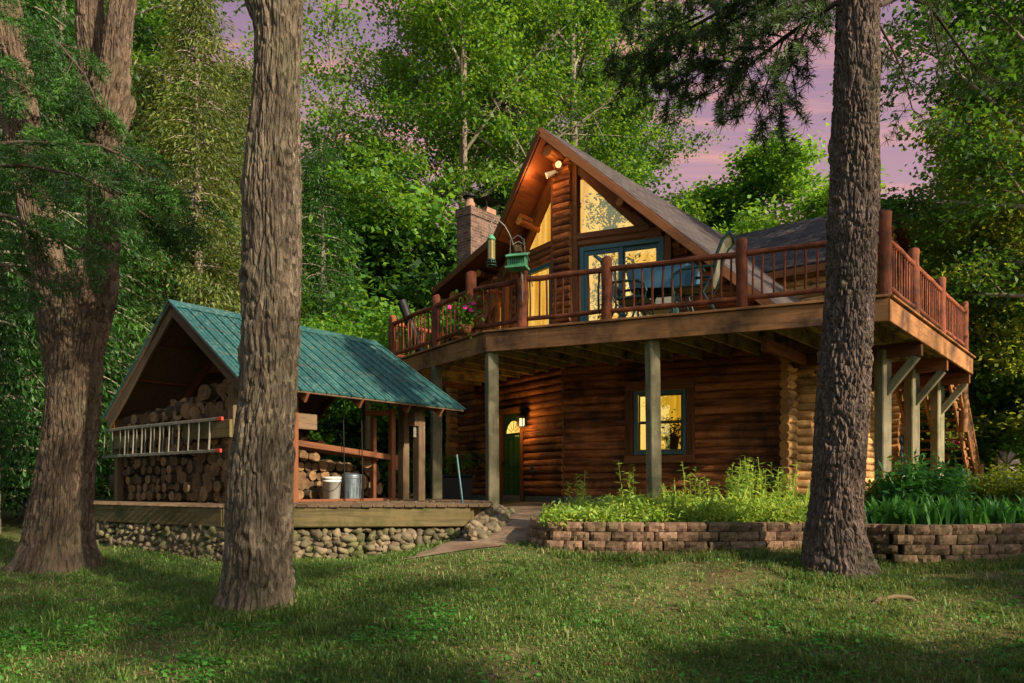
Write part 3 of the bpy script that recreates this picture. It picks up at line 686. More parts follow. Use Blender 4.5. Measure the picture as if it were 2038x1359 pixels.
def dpost(U, V, top, w=.19, lean=0):
    p = HOUSE @ Vector((U, V, 0)); zb = g(p.x, p.y) - .1
    mb = MB(HOUSE); mb.beam((U + lean, V, zb), (U, V, top), w, w, up=(.5, .85, 0), c=.015); return mb.build('post', 'post', deck)
for X, Y, ln in ((-.36, 13.52, .02), (2.28, 12.42, .04), (-1.50, 15.1, 0)):
    v = pw @ Vector((X, Y, 0)); dpost(v.x, v.y, DZ - .34 if X != 2.28 else DZ - .3, .2 if X < 0 else .19, ln)
for V in (1.05, 3.13, 5.42):
    dpost(5.9, V, DZ - .42, .2)
    mb = MB(HOUSE); mb.beam((4.3, V, DZ - .45), (6.5, V, DZ - .45), .14, .24); mb.build('beam', 'trim', deck)
    mb = MB(HOUSE); mb.beam((5.95, V - .005, DZ - 1.15), (6.42, V - .005, DZ - .57), .12, .13, c=.01); mb.build('knee_brace', 'post', deck)
mb = MB(HOUSE); mb.beam((4.6, -.9, DZ - .44), (4.6, 5.4, DZ - .44), .1, .2); mb.build('beam', 'trim', deck)
# railing
def rail_section(p, q, d0, d1, lab=None, endposts=True):
    """p,q local plan points; two pole rails and peeled balusters"""
    p, q = Vector((*p, 0)), Vector((*q, 0)); L = (q - p).length; d = (q - p) / L
    mb = MB(HOUSE)
    def pole(z, r):
        m = max(4, int(L / .3)); off = [random.uniform(-.012, .012) for _ in range(m)]
        mb.tube([p + d * (L * i / (m - 1)) + Vector((0, 0, DZ + z + off[i])) for i in range(m)], [r * random.uniform(.92, 1.08) for _ in range(m)], 10)
    pole(.84, .046); rl = mb.build('railing', 'rail', deck)
    mb = MB(HOUSE); pole(.16, .04); mb.build('lower_rail', 'rail', rl)
    n = max(2, int(round(L / .155)))
    for i in range(1, n):
        t = L * i / n + random.uniform(-.015, .015); b = p + d * t
        mb = MB(HOUSE); l1, l2 = random.uniform(-.018, .018), random.uniform(-.015, .015)
        mb.tube([b + Vector((0, 0, DZ + .16)), b + d * l2 * .6 + Vector((0, 0, DZ + .5)), b + d * l1 + Vector((0, 0, DZ + .84))], [random.uniform(.015, .021)] * 3, 7)
        mb.build('baluster', 'rail', rl)
def rpost(pt, h=1.02, r=.088):
    mb = MB(HOUSE); x, y = pt
    m = 7; mb.tube([(x + random.uniform(-.008, .008), y + random.uniform(-.008, .008), DZ - .02 + (h + .02) * i / (m - 1)) for i in range(m)] + [(x, y, DZ + h + .025)], [r * random.uniform(.94, 1.06) for _ in range(m)] + [r * .75], 12, 0, 1)
    mb.build('railing_post', ['rail', 'rail'], deck)
dF = (Vector(DR) - Vector(B)).normalized(); dLf = (Vector(DL) - Vector(B)).normalized(); ins = Vector((0, .07))
fr = [Vector(B) + dF * s + ins for s in (.64, 2.14, 4.29)] + [Vector(DR) + Vector((-.06, .05))]
lf = [Vector(B) + dLf * s + ins for s in (.625, 1.99, 3.98)]
rt = [Vector((6.46, -1.16 + t)) for t in (1.82, 3.89, 6.14)]
chain = [lf[2], lf[1], lf[0], fr[0], fr[1], fr[2], fr[3], rt[0], rt[1], rt[2]]
hs = [.98, 1.02, 1.16, 1.12, 1.02, 1.06, 1.2, 1.08, 1.05, 1.02]
for pnt, h in zip(chain, hs): rpost(pnt, h, .1 if h > 1.1 else .086)
for p, q in zip(chain[:-1], chain[1:]): rail_section(p, q, 0, 0)
rail_section(lf[2], (-3.36, .85), 0, 0)
# stairs
st = thing('outdoor_stairs', HOUSE @ Vector((5.5, 8.8, 1.15)), 'open tread timber stairs climbing to the far right end of the deck', 'stairs')
s_top, s_bot = (5.58, DZ - .1), (8.95, 1.1)
for U in (4.98, 5.5, 6.05):
    mb = MB(HOUSE); mb.beam((U, *s_top), (U, *s_bot), .05, .27); mb.build('stringer', 'deck', st)
for i in range(14):
    t = (i + .6) / 14.4; V_ = s_top[0] + (s_bot[0] - s_top[0]) * t; z_ = s_top[1] + (s_bot[1] - s_top[1]) * t
    mb = MB(HOUSE); mb.beam((4.9, V_, z_ + .08), (6.12, V_, z_ + .08), .26, .04); mb.build('tread', 'deck', st)
mb = MB(HOUSE)
dz_ = (s_bot[1] - s_top[1]) / (s_bot[0] - s_top[0])
for h, r in ((.92, .045), (.22, .04)): mb.tube([(6.14, 5.62, s_top[1] + h), (6.14, 8.9, s_top[1] + dz_ * 3.3 + h)], r, 8)
for i in range(1, 22):
    V_ = 5.65 + i * .148; z_ = s_top[1] + dz_ * (V_ - 5.58); mb.tube([(6.14, V_, z_ + .22), (6.14, V_, z_ + .92)], .018, 6)
mb.build('stair_railing', 'deck', st)
for V_, h0, h1 in ((6.85, -.25, 1.15), (8.98, -.1, 1.0)):
    z_ = s_top[1] + dz_ * (V_ - 5.58); mb = MB(HOUSE); mb.tube([(6.16, V_, z_ + h0), (6.16, V_, (z_ + h1))], .09, 12, 0, 0); mb.build('newel_post', 'deck', st)
def hit(px, py):
    """where the sight line through a photo pixel meets the lawn"""
    d = 6.0
    for _ in range(60):
        x = (px - CX) / F * d; d = .5 * d + .5 * (ZC - g(x, d)) * F / max(1.0, (py - HY))
    return Vector(((px - CX) / F * d, d, g((px - CX) / F * d, d)))
# ================================================================== PLATFORM AND WOODSHED
PZ = 1.28
A_, K_, E_ = (-6.75, 12.1), (-3.75, 9.95), (-.56, 10.25)
plat = thing('timber_platform', (-3.6, 11.5, .6), 'low mossy timber platform carrying the woodshed, edged by heavy beams', 'platform')
ppoly = [A_, K_, E_, (-.4, 12.6), (-1.7, 15.3), (-4.6, 16.2), (-8.0, 14.6)]
mb = MB(); mb.prism(ppoly, PZ - .06, PZ - .045); mb.build('underlay', 'oldwood', plat)
mb = MB()
x = -8.0
while x < -.4:                                             # short board ends show along the front
    xm = x + .07
    yf = np.interp(xm, [-6.75, -3.75, -.56], [12.1, 9.95, 10.25]) - .06
    yb = np.interp(xm, [-8, -4.6, -1.7, -.4], [14.6, 16.2, 15.3, 12.6])
    if xm < -6.75: yf = np.interp(xm, [-8, -6.75], [14.5, 12.1])
    if yb - yf > .2: mb.beam((xm, yf - random.uniform(0, .03), PZ - .02), (xm, yb, PZ - .02), .13, .04)
    x += .14
mb.build('floor_board', 'oldwood', plat)
for p, q in ((A_, K_), (K_, E_), (E_, (-.4, 12.6))):
    mb = MB(); p_, q_ = Vector((*p, PZ - .175)), Vector((*q, PZ - .175)); mb.beam(p_, q_, .09, .26, c=.015); mb.build('edge_beam', 'mossy', plat)
# fieldstone wall below
sw = thing('fieldstone_wall', (-3.6, 10.6, .4), 'mortared fieldstone wall under the mossy platform beams', 'stone wall')
mb = MB(); inner = [(-6.7, 12.2), (-3.75, 10.06), (-.62, 10.35), (-.7, 12.5), (-3.7, 13), (-6.7, 14)]; mb.prism(inner, .1, PZ - .33); mb.build('mortar', 'mortar', sw)
mb = MB()
for p, q in ((A_, K_), (K_, E_), ((-.6, 10.3), (-.5, 12.2))):
    p_, q_ = Vector((*p, 0)), Vector((*q, 0)); L = (q_ - p_).length; d = (q_ - p_) / L; n = Vector((d.y, -d.x, 0))
    z = .26; r_ = 0
    while z < PZ - .33:
        s = random.uniform(0, .12)
        while s < L:
            w = random.choice((.035, .05, .05, .07, .095)) * random.uniform(.85, 1.15); h = min(.075, w * random.uniform(.75, 1.05))
            c = p_ + d * (s + w) - n * (.10 - .02) + Vector((0, 0, z + random.uniform(-.025, .025)))
            c += n * (.05 + (PZ - .36 - z) * .16)
            mb.blob(c, (w * 1.05, random.uniform(.06, .09), h), n=10, rough=.38); s += 2 * w * .84
        z += random.uniform(.065, .085)
mb.build('stones', 'stone', sw)
# loose stones heaped at the end of the platform
protos = []
for i in range(9):
    mb = MB(); mb.blob((0, 0, 0), (random.uniform(.075, .12), random.uniform(.06, .09), random.uniform(.045, .07)), n=9, rough=.2)
    protos.append(mb)
st_lab = 'rounded fieldstone in the loose heap between the platform end and the path'
pm = []
def loose(i, loc, rz, sc_, tx=0):
    if len(pm) < len(protos):
        o = protos[len(pm)].build('loose_stone', 'stone'); pm.append(o)
    else: o = random.choice(pm).copy(); COL.objects.link(o)
    o.location = loc; o.rotation_euler = (tx, random.uniform(-.3, .3), rz); o.scale = (sc_,) * 3
    tag(o, st_lab, 'stone', 'loose fieldstones heaped at the platform end')
cnt = 0
for i in range(230):
    x = random.uniform(-.58, .04); y = random.uniform(9.75, 12.4)
    edge = np.interp(y, [9.7, 10.4, 11.2, 12.4], [-.45, -.2, -.1, .0])
    if x > edge: continue
    hh = .36 * max(0, (edge - x) / .5) * np.interp(y, [9.7, 10.2, 12.4], [.3, 1, .55])
    loose(cnt, (x, y, g(x, y) + .02 + min(hh, PZ - .1 - g(x, y)) * random.uniform(.75, 1.0)), random.random() * 6.28, random.uniform(.5, 1.0), random.uniform(-.4, .4)); cnt += 1
mb = MB()
for k in range(10):
    y0 = 9.75 + k * .27
    V4 = [(-.56, y0, 0), (np.interp(y0, [9.7, 10.4, 11.2, 12.4], [-.45, -.2, -.1, .0]), y0, 0), (np.interp(y0 + .27, [9.7, 10.4, 11.2, 12.4], [-.45, -.2, -.1, .0]), y0 + .27, 0), (-.56, y0 + .27, 0)]
    hz = [.26, -.02, -.02, .26]
    mb.quad([(p[0], p[1], g(p[0], p[1]) + h * np.interp(p[1], [9.7, 10.2, 12.4], [.3, 1, .55])) for p, h in zip(V4, hz)])
kind(mb.build('gravel_bank', 'soil'), 'structure')

shed = thing('woodshed', SHED @ Vector((-1.4, 1.9, PZ)), 'open sided woodshed with green ribbed metal roof on square posts', 'shed')
RU, RZs, EU, EZ, LU, LZ = -1.37, 4.2, .48, 2.87, -3.44, 2.63
mb = MB(SHED); LIN = MB(SHED)
def sheet(u1, z1, v_r, v_e, ve0):
    a, b, c, d = Vector((RU, -.2, RZs)), Vector((u1, ve0, z1)), Vector((u1, v_e, z1)), Vector((RU, v_r, RZs))
    mb.slab([a, b, c, d], .02)
    dn = Vector((0, 0, .032)); LIN.slab([a - dn, b - dn, c - dn, d - dn], .012)
    n = 19
    nrm = (b - a).cross(d - a).normalized()
    if nrm.z < 0: nrm = -nrm
    for i in range(n + 1):
        t = i / n; p, q = a.lerp(d, t), b.lerp(c, t)
        mb.beam(p + nrm * .012, q + nrm * .012 + (q - p).normalized() * .02, .028, .03, up=nrm, c=.009)
        if i < n:
            for f in (.35, .65):
                p2, q2 = a.lerp(d, (i + f) / n), b.lerp(c, (i + f) / n); mb.beam(p2 + nrm * .003, q2 + nrm * .003, .014, .012, up=nrm, c=.004)
sheet(EU, EZ, 3.75, 4.15, -.2); sheet(LU, LZ, 3.75, 3.75, -.2)
roof_s = mb.build('metal_roof', 'roofgreen', shed); LIN.build('roof_lining', 'oldwood', roof_s)
mb = MB(SHED)
mb.slab([(RU, -.22, RZs + .03), (RU + .16, -.22, RZs - .085), (RU + .16, 3.78, RZs - .085), (RU, 3.77, RZs + .03)], .012)
mb.slab([(RU, -.22, RZs + .03), (RU - .16, -.22, RZs - .09), (RU - .16, 3.77, RZs - .09), (RU, 3.77, RZs + .03)], .012)
mb.build('ridge_cap', 'roofgreen', roof_s)
for V_ in (-.14, .85, 1.85, 2.85, 3.62):
    for u1, z1 in ((EU - .04, EZ), (LU + .05, LZ)):
        mb = MB(SHED); up = Vector((0, 0, 1)); mb.beam((RU, V_, RZs - .12), (u1, V_, z1 - .10), .045, .15); mb.build('rake_board' if V_ < 0 else 'rafter', 'oldwood' if V_ < 0 else 'redwood', shed)
mb = MB(SHED)
for f in (.3, .62):
    mb.beam((RU + (EU - RU) * f, -.1, RZs + (EZ - RZs) * f - .045), (RU + (EU - RU) * f, 3.7, RZs + (EZ - RZs) * f - .045), .09, .04)
    mb.beam((RU + (LU - RU) * f, -.1, RZs + (LZ - RZs) * f - .045), (RU + (LU - RU) * f, 3.7, RZs + (LZ - RZs) * f - .045), .09, .04)
mb.build('roof_batten', 'redwood', shed)
mb = MB(SHED); mb.beam((.0, -.1, EZ + .13), (.0, 4.0, EZ + .08), .07, .18); mb.beam((-3.35, -.1, LZ - .1), (-3.35, 3.7, LZ - .1), .07, .16); mb.beam((RU, -.1, RZs - .14), (RU, 3.7, RZs - .14), .04, .18); mb.build('top_plate', 'redwood', shed)
mb = MB(SHED); mb.beam((-2.25, .88, 3.42), (-.5, .88, 3.42), .04, .14); mb.beam((-2.25, 1.88, 3.42), (-.5, 1.88, 3.42), .04, .14); mb.build('collar_tie', 'redwood', shed)
for (U, V_, zt, m, w) in ((0, 0, 3.0, 'oldwood', .14), (-3.35, 0, 2.62, 'oldwood', .11), (.02, 3.5, 2.92, 'oldwood', .155), (-.62, 3.75, 3.05, 'oldwood', .15), (-.02, .95, 3.0, 'redwood', .12), (-3.35, 3.5, 2.6, 'oldwood', .12), (-1.75, 3.85, 3.6, 'post', .13)):
    mb = MB(SHED); mb.beam((U, V_, PZ), (U, V_, zt), w, w, up=(0, 1, 0), c=.01); mb.build('post', m, shed)
mb = MB(SHED); mb.beam((.0, 3.42, 2.55), (-.0, 3.42, 2.78), .17, .17, up=(0, 1, 0)); mb.build('post_wrap', 'oldwood', shed)
for q in (((-1.15, -.09, 2.3), (.05, -.09, 2.3), .05, .24), ((-3.4, -.09, 2.22), (-2.45, -.09, 2.22), .05, .2)):
    mb = MB(SHED); mb.beam(*q); mb.build('retaining_board', 'mossy', shed)
mb = MB(SHED)
for i in range(8): mb.beam((-3.42, -.02, PZ + .1 + i * .17), (-3.42, 3.6, PZ + .1 + i * .17), .03, .16)
for i in range(5): mb.beam((-3.38, .55, 2.0 + i * .17), (-2.2, .55, 2.0 + i * .17), .03, .16)
mb.build('wall_boards', 'oldwood', shed)
mb = MB(SHED); mb.beam((.0, .7, 2.48), (-.0, 1.35, 2.48), .04, .24); mb.build('brace_board', 'oldwood', shed)
# notice on the far right post
c = SHED @ Vector((.105, 3.5, 2.5))
sg = thing('notice', SHED @ Vector((.02, 3.41, 2.4)), 'small grey notice with rows of print on the far right woodshed post', 'sign')
mb = MB(SHED); mb.beam((.03, 3.418, 2.36), (.03, 3.418, 2.6), .012, .13, up=(0, 1, 0), c=.001); mb.build('sheet', 'alu', sg)
mb = MB(SHED)
for i in range(7):
    x0 = -.025
    while x0 < .085:
        w = random.uniform(.008, .022); mb.beam((x0, 3.41, 2.575 - i * .031), (min(.09, x0 + w), 3.41, 2.575 - i * .031), .003, .012, c=.0005); x0 += w + .006
mb.build('print', 'dark', sg)
# ladder hung along the front of the stack
lad = thing('extension_ladder', SHED @ Vector((-1.8, -.13, 2.0)), 'long aluminium extension ladder hung sideways along the firewood, red plastic feet', 'ladder')
for zz, u0, u1, v in ((2.43, -3.02, -.16, -.165), (2.0, -3.02, -.2, -.165), (2.43, -3.62, -1.3, -.125), (2.0, -3.66, -1.3, -.125)):
    mb = MB(SHED); mb.beam((u0, v, zz), (u1, v, zz), .028, .045); mb.build('rail', 'alu', lad)
for zz, u1 in ((2.43, -.16), (2.0, -.2)):
    mb = MB(SHED); mb.beam((u1, -.165, zz), (u1 + .12, -.165, zz), .034, .05); mb.build('foot_cap', 'redcap', lad)
for v, us in ((-.165, np.arange(-.36, -3.0, -.27)), (-.125, np.arange(-1.0 - .42, -3.6, -.27))):
    for u_ in us:
        mb = MB(SHED); mb.tube([(u_ + .02, v, 2.42), (u_ - .02, v, 2.01)], .016, 7); mb.build('rung', 'alu', lad)
# firewood
LP = []
for i in range(12):
    mb = MB(); r = random.uniform(.075, .1); L = .2
    if i < 8:
        mb.tube([(0, -L, 0), (0, -L * .3, 0), (.004, L * .4, 0), (0, L, 0)], [r, r * 1.03, r * .99, r], 13, 0, 1, .09)
    else:                                                   # split billets
        n = 5; an = [i * .5 + t for t in np.linspace(0, (1.7, 2.4, 3.1, 1.9)[i - 8], 6)]
        pr = [(0, 0)] + [(r * 1.25 * math.cos(t), r * 1.25 * math.sin(t)) for t in an]
        k = len(pr); vs = [(x, -L, z) for x, z in pr] + [(x, L, z) for x, z in pr]
        fs = [list(range(k)), list(range(2 * k - 1, k - 1, -1))] + [[j, k + j, k + (j + 1) % k, (j + 1) % k] for j in range(k)]
        mi = [1, 1] + [1 if j in (0, k - 1) else 0 for j in range(k)]
        mb._add(vs, fs, [(v[1], v[0], v[2]) for v in vs], mi)
    LP.append((mb, r))
LO = [None] * 12; nlog = 0
def flog(i, frame_, loc, rz=0, rx=0, ry=0, s=1.0, ls=1.0, lab='cut firewood log in the stacks under the green woodshed roof'):
    global nlog
    if LO[i] is None: LO[i] = o = LP[i][0].build('firewood_log', ['firebark', 'cut'])
    else: o = LO[i].copy(); COL.objects.link(o)
    o.matrix_world = frame_ @ Matrix.Translation(loc) @ Matrix.Rotation(rz, 4, 'Z') @ Matrix.Rotation(rx, 4, 'X') @ Matrix.Rotation(ry, 4, 'Y') @ Matrix.Diagonal((s, ls, s, 1))
    tag(o, lab, 'log', 'firewood logs stacked in the woodshed'); nlog += 1; return o
z = PZ + .012; row = 0
while z < 2.52:
    u_ = -3.24 + random.uniform(0, .08); big = 0
    while u_ < -.1:
        fx = (u_ + 3.3) / 3.2
        r = random.uniform(.055, .085) if fx < .62 else random.uniform(.075, .118)
        if u_ + 2 * r > -.06: break
        i = random.randrange(8) if random.random() < .8 else random.randrange(8, 12)
        flog(i, SHED, (u_ + r, .23 + random.uniform(-.05, .05), z + r * .9 + random.uniform(-.01, .02)), random.uniform(-.12, .12), 0, random.random() * 6.28, r / LP[i][1], random.uniform(.9, 1.15))
        u_ += 2 * r * 1.0
    z += .135; row += 1
for k in range(46):                                          # the untidy top of the stack
    u_ = random.uniform(-3.1, -.15); top = np.interp(u_, [-3.2, -2.4, -1.5, -.7, -.1], [2.62, 2.72, 2.7, 2.98, 2.95])
    i = random.randrange(12); zz = random.uniform(2.56, top)
    flog(i, SHED, (u_, .25 + random.uniform(-.1, .12), zz), random.uniform(-.9, .9), random.uniform(-.25, .25), random.random() * 6.28, random.uniform(1.0, 1.45), random.uniform(.8, 1.1))
for row in range(6):                                         # side stack with its ends towards the open right side
    v = .35
    while v < np.interp(row, [0, 3, 5], [2.9, 2.6, 1.2]):
        r = random.uniform(.06, .1) * (1.25 if row < 2 and v < 1.2 else 1)
        i = random.randrange(8)
        flog(i, SHED, (-.55 + random.uniform(-.05, .05) - (.0 if v < 1.0 else .3), v + r, PZ + .03 + row * .15 + r), math.pi / 2 + random.uniform(-.15, .15), 0, random.random() * 6.28, r / LP[i][1], 1.1); v += 2 * r
for k in range(26):
    i = random.randrange(12); v = random.uniform(.4, 2.6)
    flog(i, SHED, (-1.0 + random.uniform(-.3, .1), v, 2.1 + random.uniform(0, np.interp(v, [.4, 1.4, 2.6], [.55, .2, .05]))), math.pi / 2 + random.uniform(-.5, .5), 0, random.random() * 6.28, random.uniform(.7, 1.1), 1)
for k in range(14):                                          # a few outside the left post
    i = random.randrange(12); zz = PZ + .05 + (k // 4) * .13
    flog(i, SHED, (-3.62 - random.uniform(0, .12), .2 + (k % 4) * .2, zz + .05), math.pi / 2 + random.uniform(-.2, .2), 0, random.random() * 6.28, random.uniform(.9, 1.2), 1, 'dark firewood log piled outside the left post of the woodshed')
for k in range(7):
    i = random.randrange(12); flog(i, SHED, (-.45 - random.uniform(0, .5), 2.75 + random.uniform(0, .45), PZ + .1 + k * .11), random.uniform(-.6, .6) + 1.2, 0, random.random() * 6.28, random.uniform(1.1, 1.5), .9)
# rack of new lumber, swinging frame
rk = thing('wood_rack', SHED @ Vector((-.15, 2, PZ)), 'red brown lumber rack frame in front of the side firewood stack', 'rack')
for nm, p, q, w, h in (('base_plate', (-.12, 1.0, PZ + .02), (-.12, 3.05, PZ + .02), .09, .045), ('upright', (-.12, 3.0, PZ + .04), (-.12, 3.0, 2.82), .09, .09), ('upright', (-.3, 2.75, PZ + .04), (-.3, 2.75, 2.66), .09, .07), ('arm', (-.42, 2.68, 2.74), (-.08, 3.04, 2.76), .06, .09), ('rail', (-.12, 1.0, 2.17), (-.12, 3.0, 2.0), .045, .09), ('rail', (-.28, 1.0, 2.14), (-.28, 2.75, 2.0), .045, .09), ('upright', (-.16, 1.04, PZ + .04), (-.16, 1.04, 2.25), .07, .05), ('cleat', (-.1, 3.07, 1.8), (-.1, 3.07, 2.05), .06, .05)):
    mb = MB(SHED); mb.beam(p, q, w, h, up=(0, 0, 1) if abs(p[2] - q[2]) < .5 else (0, 1, 0)); mb.build(nm, 'redwood', rk)
for V_, U_ in ((1.9, -.05), (2.25, -.03)):
    mb = MB(SHED); mb.tube([(U_, V_, 2.95), (U_ + .01, V_ + .03, PZ)], .009, 6)
    single(mb, 'hanging_rope', 'dark', 'thin dark rope hanging from the woodshed eave ' + ('near the white bucket' if V_ < 2 else 'in front of the metal can'), 'rope')
p = P(660, 997, 12.0); p.z = PZ + .002
bk = thing('bucket', p, 'white plastic bucket with wire handle on the platform edge', 'bucket')
mb = MB(); mb.lathe(p, [(0, 0), (.125, 0), (.146, .3), (.152, .3), (.152, .325), (.148, .325), (.148, .345), (.155, .345), (.155, .385), (.145, .385), (.12, .02)], 26); mb.build('pail', 'white', bk)
mb = MB(); mb.tube([p + Vector((.152 * math.cos(t), -.03 - .152 * abs(math.sin(t)) * .9, .33 - .17 * math.sin(t))) for t in np.linspace(0, math.pi, 14)], .004, 6); mb.build('handle', 'dark', bk)
p = P(699, 997, 12.3); p.z = PZ + .002
tc = thing('metal_can', p, 'grey galvanised fluted ash can beside the white bucket', 'can')
mb = MB(); n = 48; prof = [(.145, 0), (.15, .05), (.165, .36), (.17, .37), (.17, .4)]
vs = []; gc = []
for r, zz in prof:
    for k in range(n):
        t = 2 * math.pi * k / n; rr = r + (.006 if k % 4 < 2 and zz < .36 else 0); vs.append(p + Vector((rr * math.cos(t), rr * math.sin(t), zz))); gc.append((zz, rr * math.cos(t), rr * math.sin(t)))
mb._add(vs, [[i * n + k, i * n + (k + 1) % n, (i + 1) * n + (k + 1) % n, (i + 1) * n + k] for i in range(4) for k in range(n)], gc, 0, False); mb.build('can_body', 'galv', tc)
mb = MB(); mb.lathe(p, [(.172, .4), (.172, .42), (.1, .45), (0, .455)], 26); mb.build('lid', 'galv', tc)
mb = MB()
for sx in (-1, 1): mb.tube([p + Vector((sx * .17, -.05, .33)), p + Vector((sx * .2, -.05, .3)), p + Vector((sx * .2, .05, .3)), p + Vector((sx * .17, .05, .33))], .008, 6)
mb.build('handle', 'dark', tc)
# air conditioner
p = Vector((-1.22, 16.3, 1.13)); ac = thing('air_conditioner', p, 'dark grey air conditioner unit by the log corner left of the green door', 'air conditioner')
mb = MB(); mb.box(p + Vector((0, 0, .3)), (.72, .66, .6), .1, ch=.03); mb.build('cabinet', 'dark', ac)
mb = MB()
for k in range(17): mb.box(p + Vector((-.33 + k * .04, -.345 + k * .004, .3)), (.012, .02, .5), .1)
mb.build('louvre_grille', 'galv', ac)
mb = MB(); mb.box(p + Vector((0, 0, .62)), (.76, .7, .035), .1); mb.box(p + Vector((.2, -.2, .67)), (.07, .05, .06), .1); mb.build('top_cover', 'dark', ac)
mb = MB(); mb.tube([P(921, 1003, 10.75), P(909, 905, 10.95)], .016, 8); single(mb, 'garden_stake', 'teal', 'thin green pole leaning at the right end of the platform', 'pole')

# ================================================================== RETAINING WALL AND BED
wl_px = [(1066, 10.4), (1070, 9.5), (1098, 9.0), (1180, 8.85), (1300, 8.75), (1420, 8.75), (1520, 8.85), (1600, 8.95), (1660, 8.85), (1720, 8.5), (1790, 8.25), (1870, 8.2), (1950, 8.3), (2040, 8.5), (2200, 8.9), (2400, 9.2)]
pl = [Vector(((px - CX) / F * d, d)) for px, d in wl_px]
def along(pl, s):
    for a, b in zip(pl[:-1], pl[1:]):
        L = (b - a).length
        if s <= L: return a + (b - a) * (s / L), (b - a) / L
        s -= L
    return pl[-1], (pl[-1] - pl[-2]).normalized()
TL = sum((b - a).length for a, b in zip(pl[:-1], pl[1:]))
WZ = 1.1
bwall = thing('block_retaining_wall', (3.5, 8.8, .6), 'curving dry stacked retaining wall of tan concrete blocks round the flower bed', 'retaining wall')
for r in range(4):
    mb = MB()
    s = -.15 * (r % 2); zc = WZ - .053 - r * .106
    while s < TL:
        w = .232 * random.uniform(.88, 1.12)
        c, d = along(pl, max(0, s + w / 2)); n = Vector((d.y, -d.x))
        if n.y > 0 and d.x > .2: n = -n
        o = n * (r * .022 + random.uniform(-.008, .008))
        ang = random.uniform(-.04, .04); d2 = Vector((d.x * math.cos(ang) - d.y * math.sin(ang), d.x * math.sin(ang) + d.y * math.cos(ang)))
        zz = zc + random.uniform(-.003, .003)
        # rough split face: a small grid pushed in and out
        nb = Vector((d2.y, -d2.x));
        if (nb.x * n.x + nb.y * n.y) < 0: nb = -nb
        base = c + o
        NX, NZ = 7, 4; vs = []; gcs = []
        for iz in range(NZ):
            for ix in range(NX):
                fx, fz = ix / (NX - 1) - .5, iz / (NZ - 1) - .5
                e = (abs(fx) > .49) or (abs(fz) > .49)
                b = .075 + (random.uniform(-.012, .012) - (.02 if abs(fx) > .49 else 0) - (.012 if abs(fz) > .49 else 0))
                q = base + d2 * (fx * (w - .008)) + nb * b; vs.append(Vector((q.x, q.y, zz + fz * .1))); gcs.append((fx, fz, 0))
        k0 = len(vs)
        for fx, fz in ((-.5, -.5), (.5, -.5), (.5, .5), (-.5, .5)):
            q = base + d2 * (fx * (w - .05)) - nb * .09; vs.append(Vector((q.x, q.y, zz + fz * .1))); gcs.append((fx, fz, 0))
        fs = [[iz * NX + ix, iz * NX + ix + 1, (iz + 1) * NX + ix + 1, (iz + 1) * NX + ix] for iz in range(NZ - 1) for ix in range(NX - 1)]
        fs += [[k0 + 3, k0 + 2] + [(NZ - 1) * NX + i for i in range(NX - 1, -1, -1)], [k0, k0 + 1] + [i for i in range(NX - 1, -1, -1)],
               [k0, k0 + 3] + [i * NX for i in range(NZ - 1, -1, -1)], [k0 + 1, k0 + 2] + [i * NX + NX - 1 for i in range(NZ - 1, -1, -1)]]
        mb._add(vs, fs, gcs, 0); s += w
    mb.build('block_course', 'block', bwall)
mb = MB()
SB = np.linspace(0, TL, 70); rows = []
for s in SB:
    c, d = along(pl, s); 
    rows.append([(c.x, c.y + .03, WZ - .06)] + [(c.x + f * .2, c.y + .03 + f * 6.0, WZ - .05 + .07 * f) for f in (.1, .35, 1.0)])
for a, b in zip(rows[:-1], rows[1:]):
    for i in range(3): mb.quad([a[i], b[i], b[i + 1], a[i + 1]], smooth=True, rnd=.5)
bed = kind(mb.build('garden_bed', 'soil'), 'structure')

# ================================================================== THINGS ON THE DECK
def chair_at(X, Y, rz, lab):
    o = Vector((X, Y, DZ)); t = thing('patio_chair', o, lab, 'chair', 'high backed patio chairs on the deck')
    T = Matrix.Translation(o) @ Matrix.Rotation(rz, 4, 'Z') @ Matrix.Scale(1.08, 4)
    def prof(n=14):
        pts = [Vector((.27, 0, .40)), Vector((.1, 0, .42)), Vector((-.12, 0, .40)), Vector((-.25, 0, .45)), Vector((-.31, 0, .62)), Vector((-.36, 0, .85)), Vector((-.43, 0, 1.03)), Vector((-.53, 0, 1.13))]
        return pts
    pr = prof(); mb = MB(T)
    for y in (-.26, .26): mb.tube([p + Vector((0, y, 0)) for p in pr], .026, 8)
    mb.tube([pr[-1] + Vector((0, y, .02 * (1 - abs(y) / .26))) for y in (-.26, -.13, 0, .13, .26)], .026, 8); mb.tube([pr[0] + Vector((0, y, 0)) for y in (-.26, .26)], .022, 8)
    mb.build('frame', 'chair', t)
    mb = MB(T)
    for a, b in zip(pr[:-1], pr[1:]): mb.quad([a + Vector((0, -.24, 0)), b + Vector((0, -.24, 0)), b + Vector((0, .24, 0)), a + Vector((0, .24, 0))], smooth=True, rnd=.5)
    mb.build('sling', 'sling', t)
    for y in (-.29, .29):
        mb = MB(T); mb.tube([(-.33, y, .66), (-.1, y, .67), (.16, y, .66), (.27, y, .6), (.3, y, .48)], .022, 8); mb.build('armrest', 'chair', t)
        mb = MB(T); mb.tube([(.3, y, .5), (.26, y, .3), (.3, y, .06), (.33, y, .015)], .017, 8); mb.build('leg', 'chair', t)
        mb = MB(T); mb.tube([(-.28, y, .5), (-.16, y, .3), (-.28, y, .08), (-.34, y, .015)], .017, 8); mb.build('leg', 'chair', t)
    mb = MB(T); mb.tube([(.27, -.29, .2), (.27, .29, .2)], .014, 7); mb.tube([(-.2, -.29, .22), (-.2, .29, .22)], .014, 7); mb.build('stretcher', 'chair', t)
c1 = P(1258, 600, 13.1); c2 = P(1384, 590, 12.35)
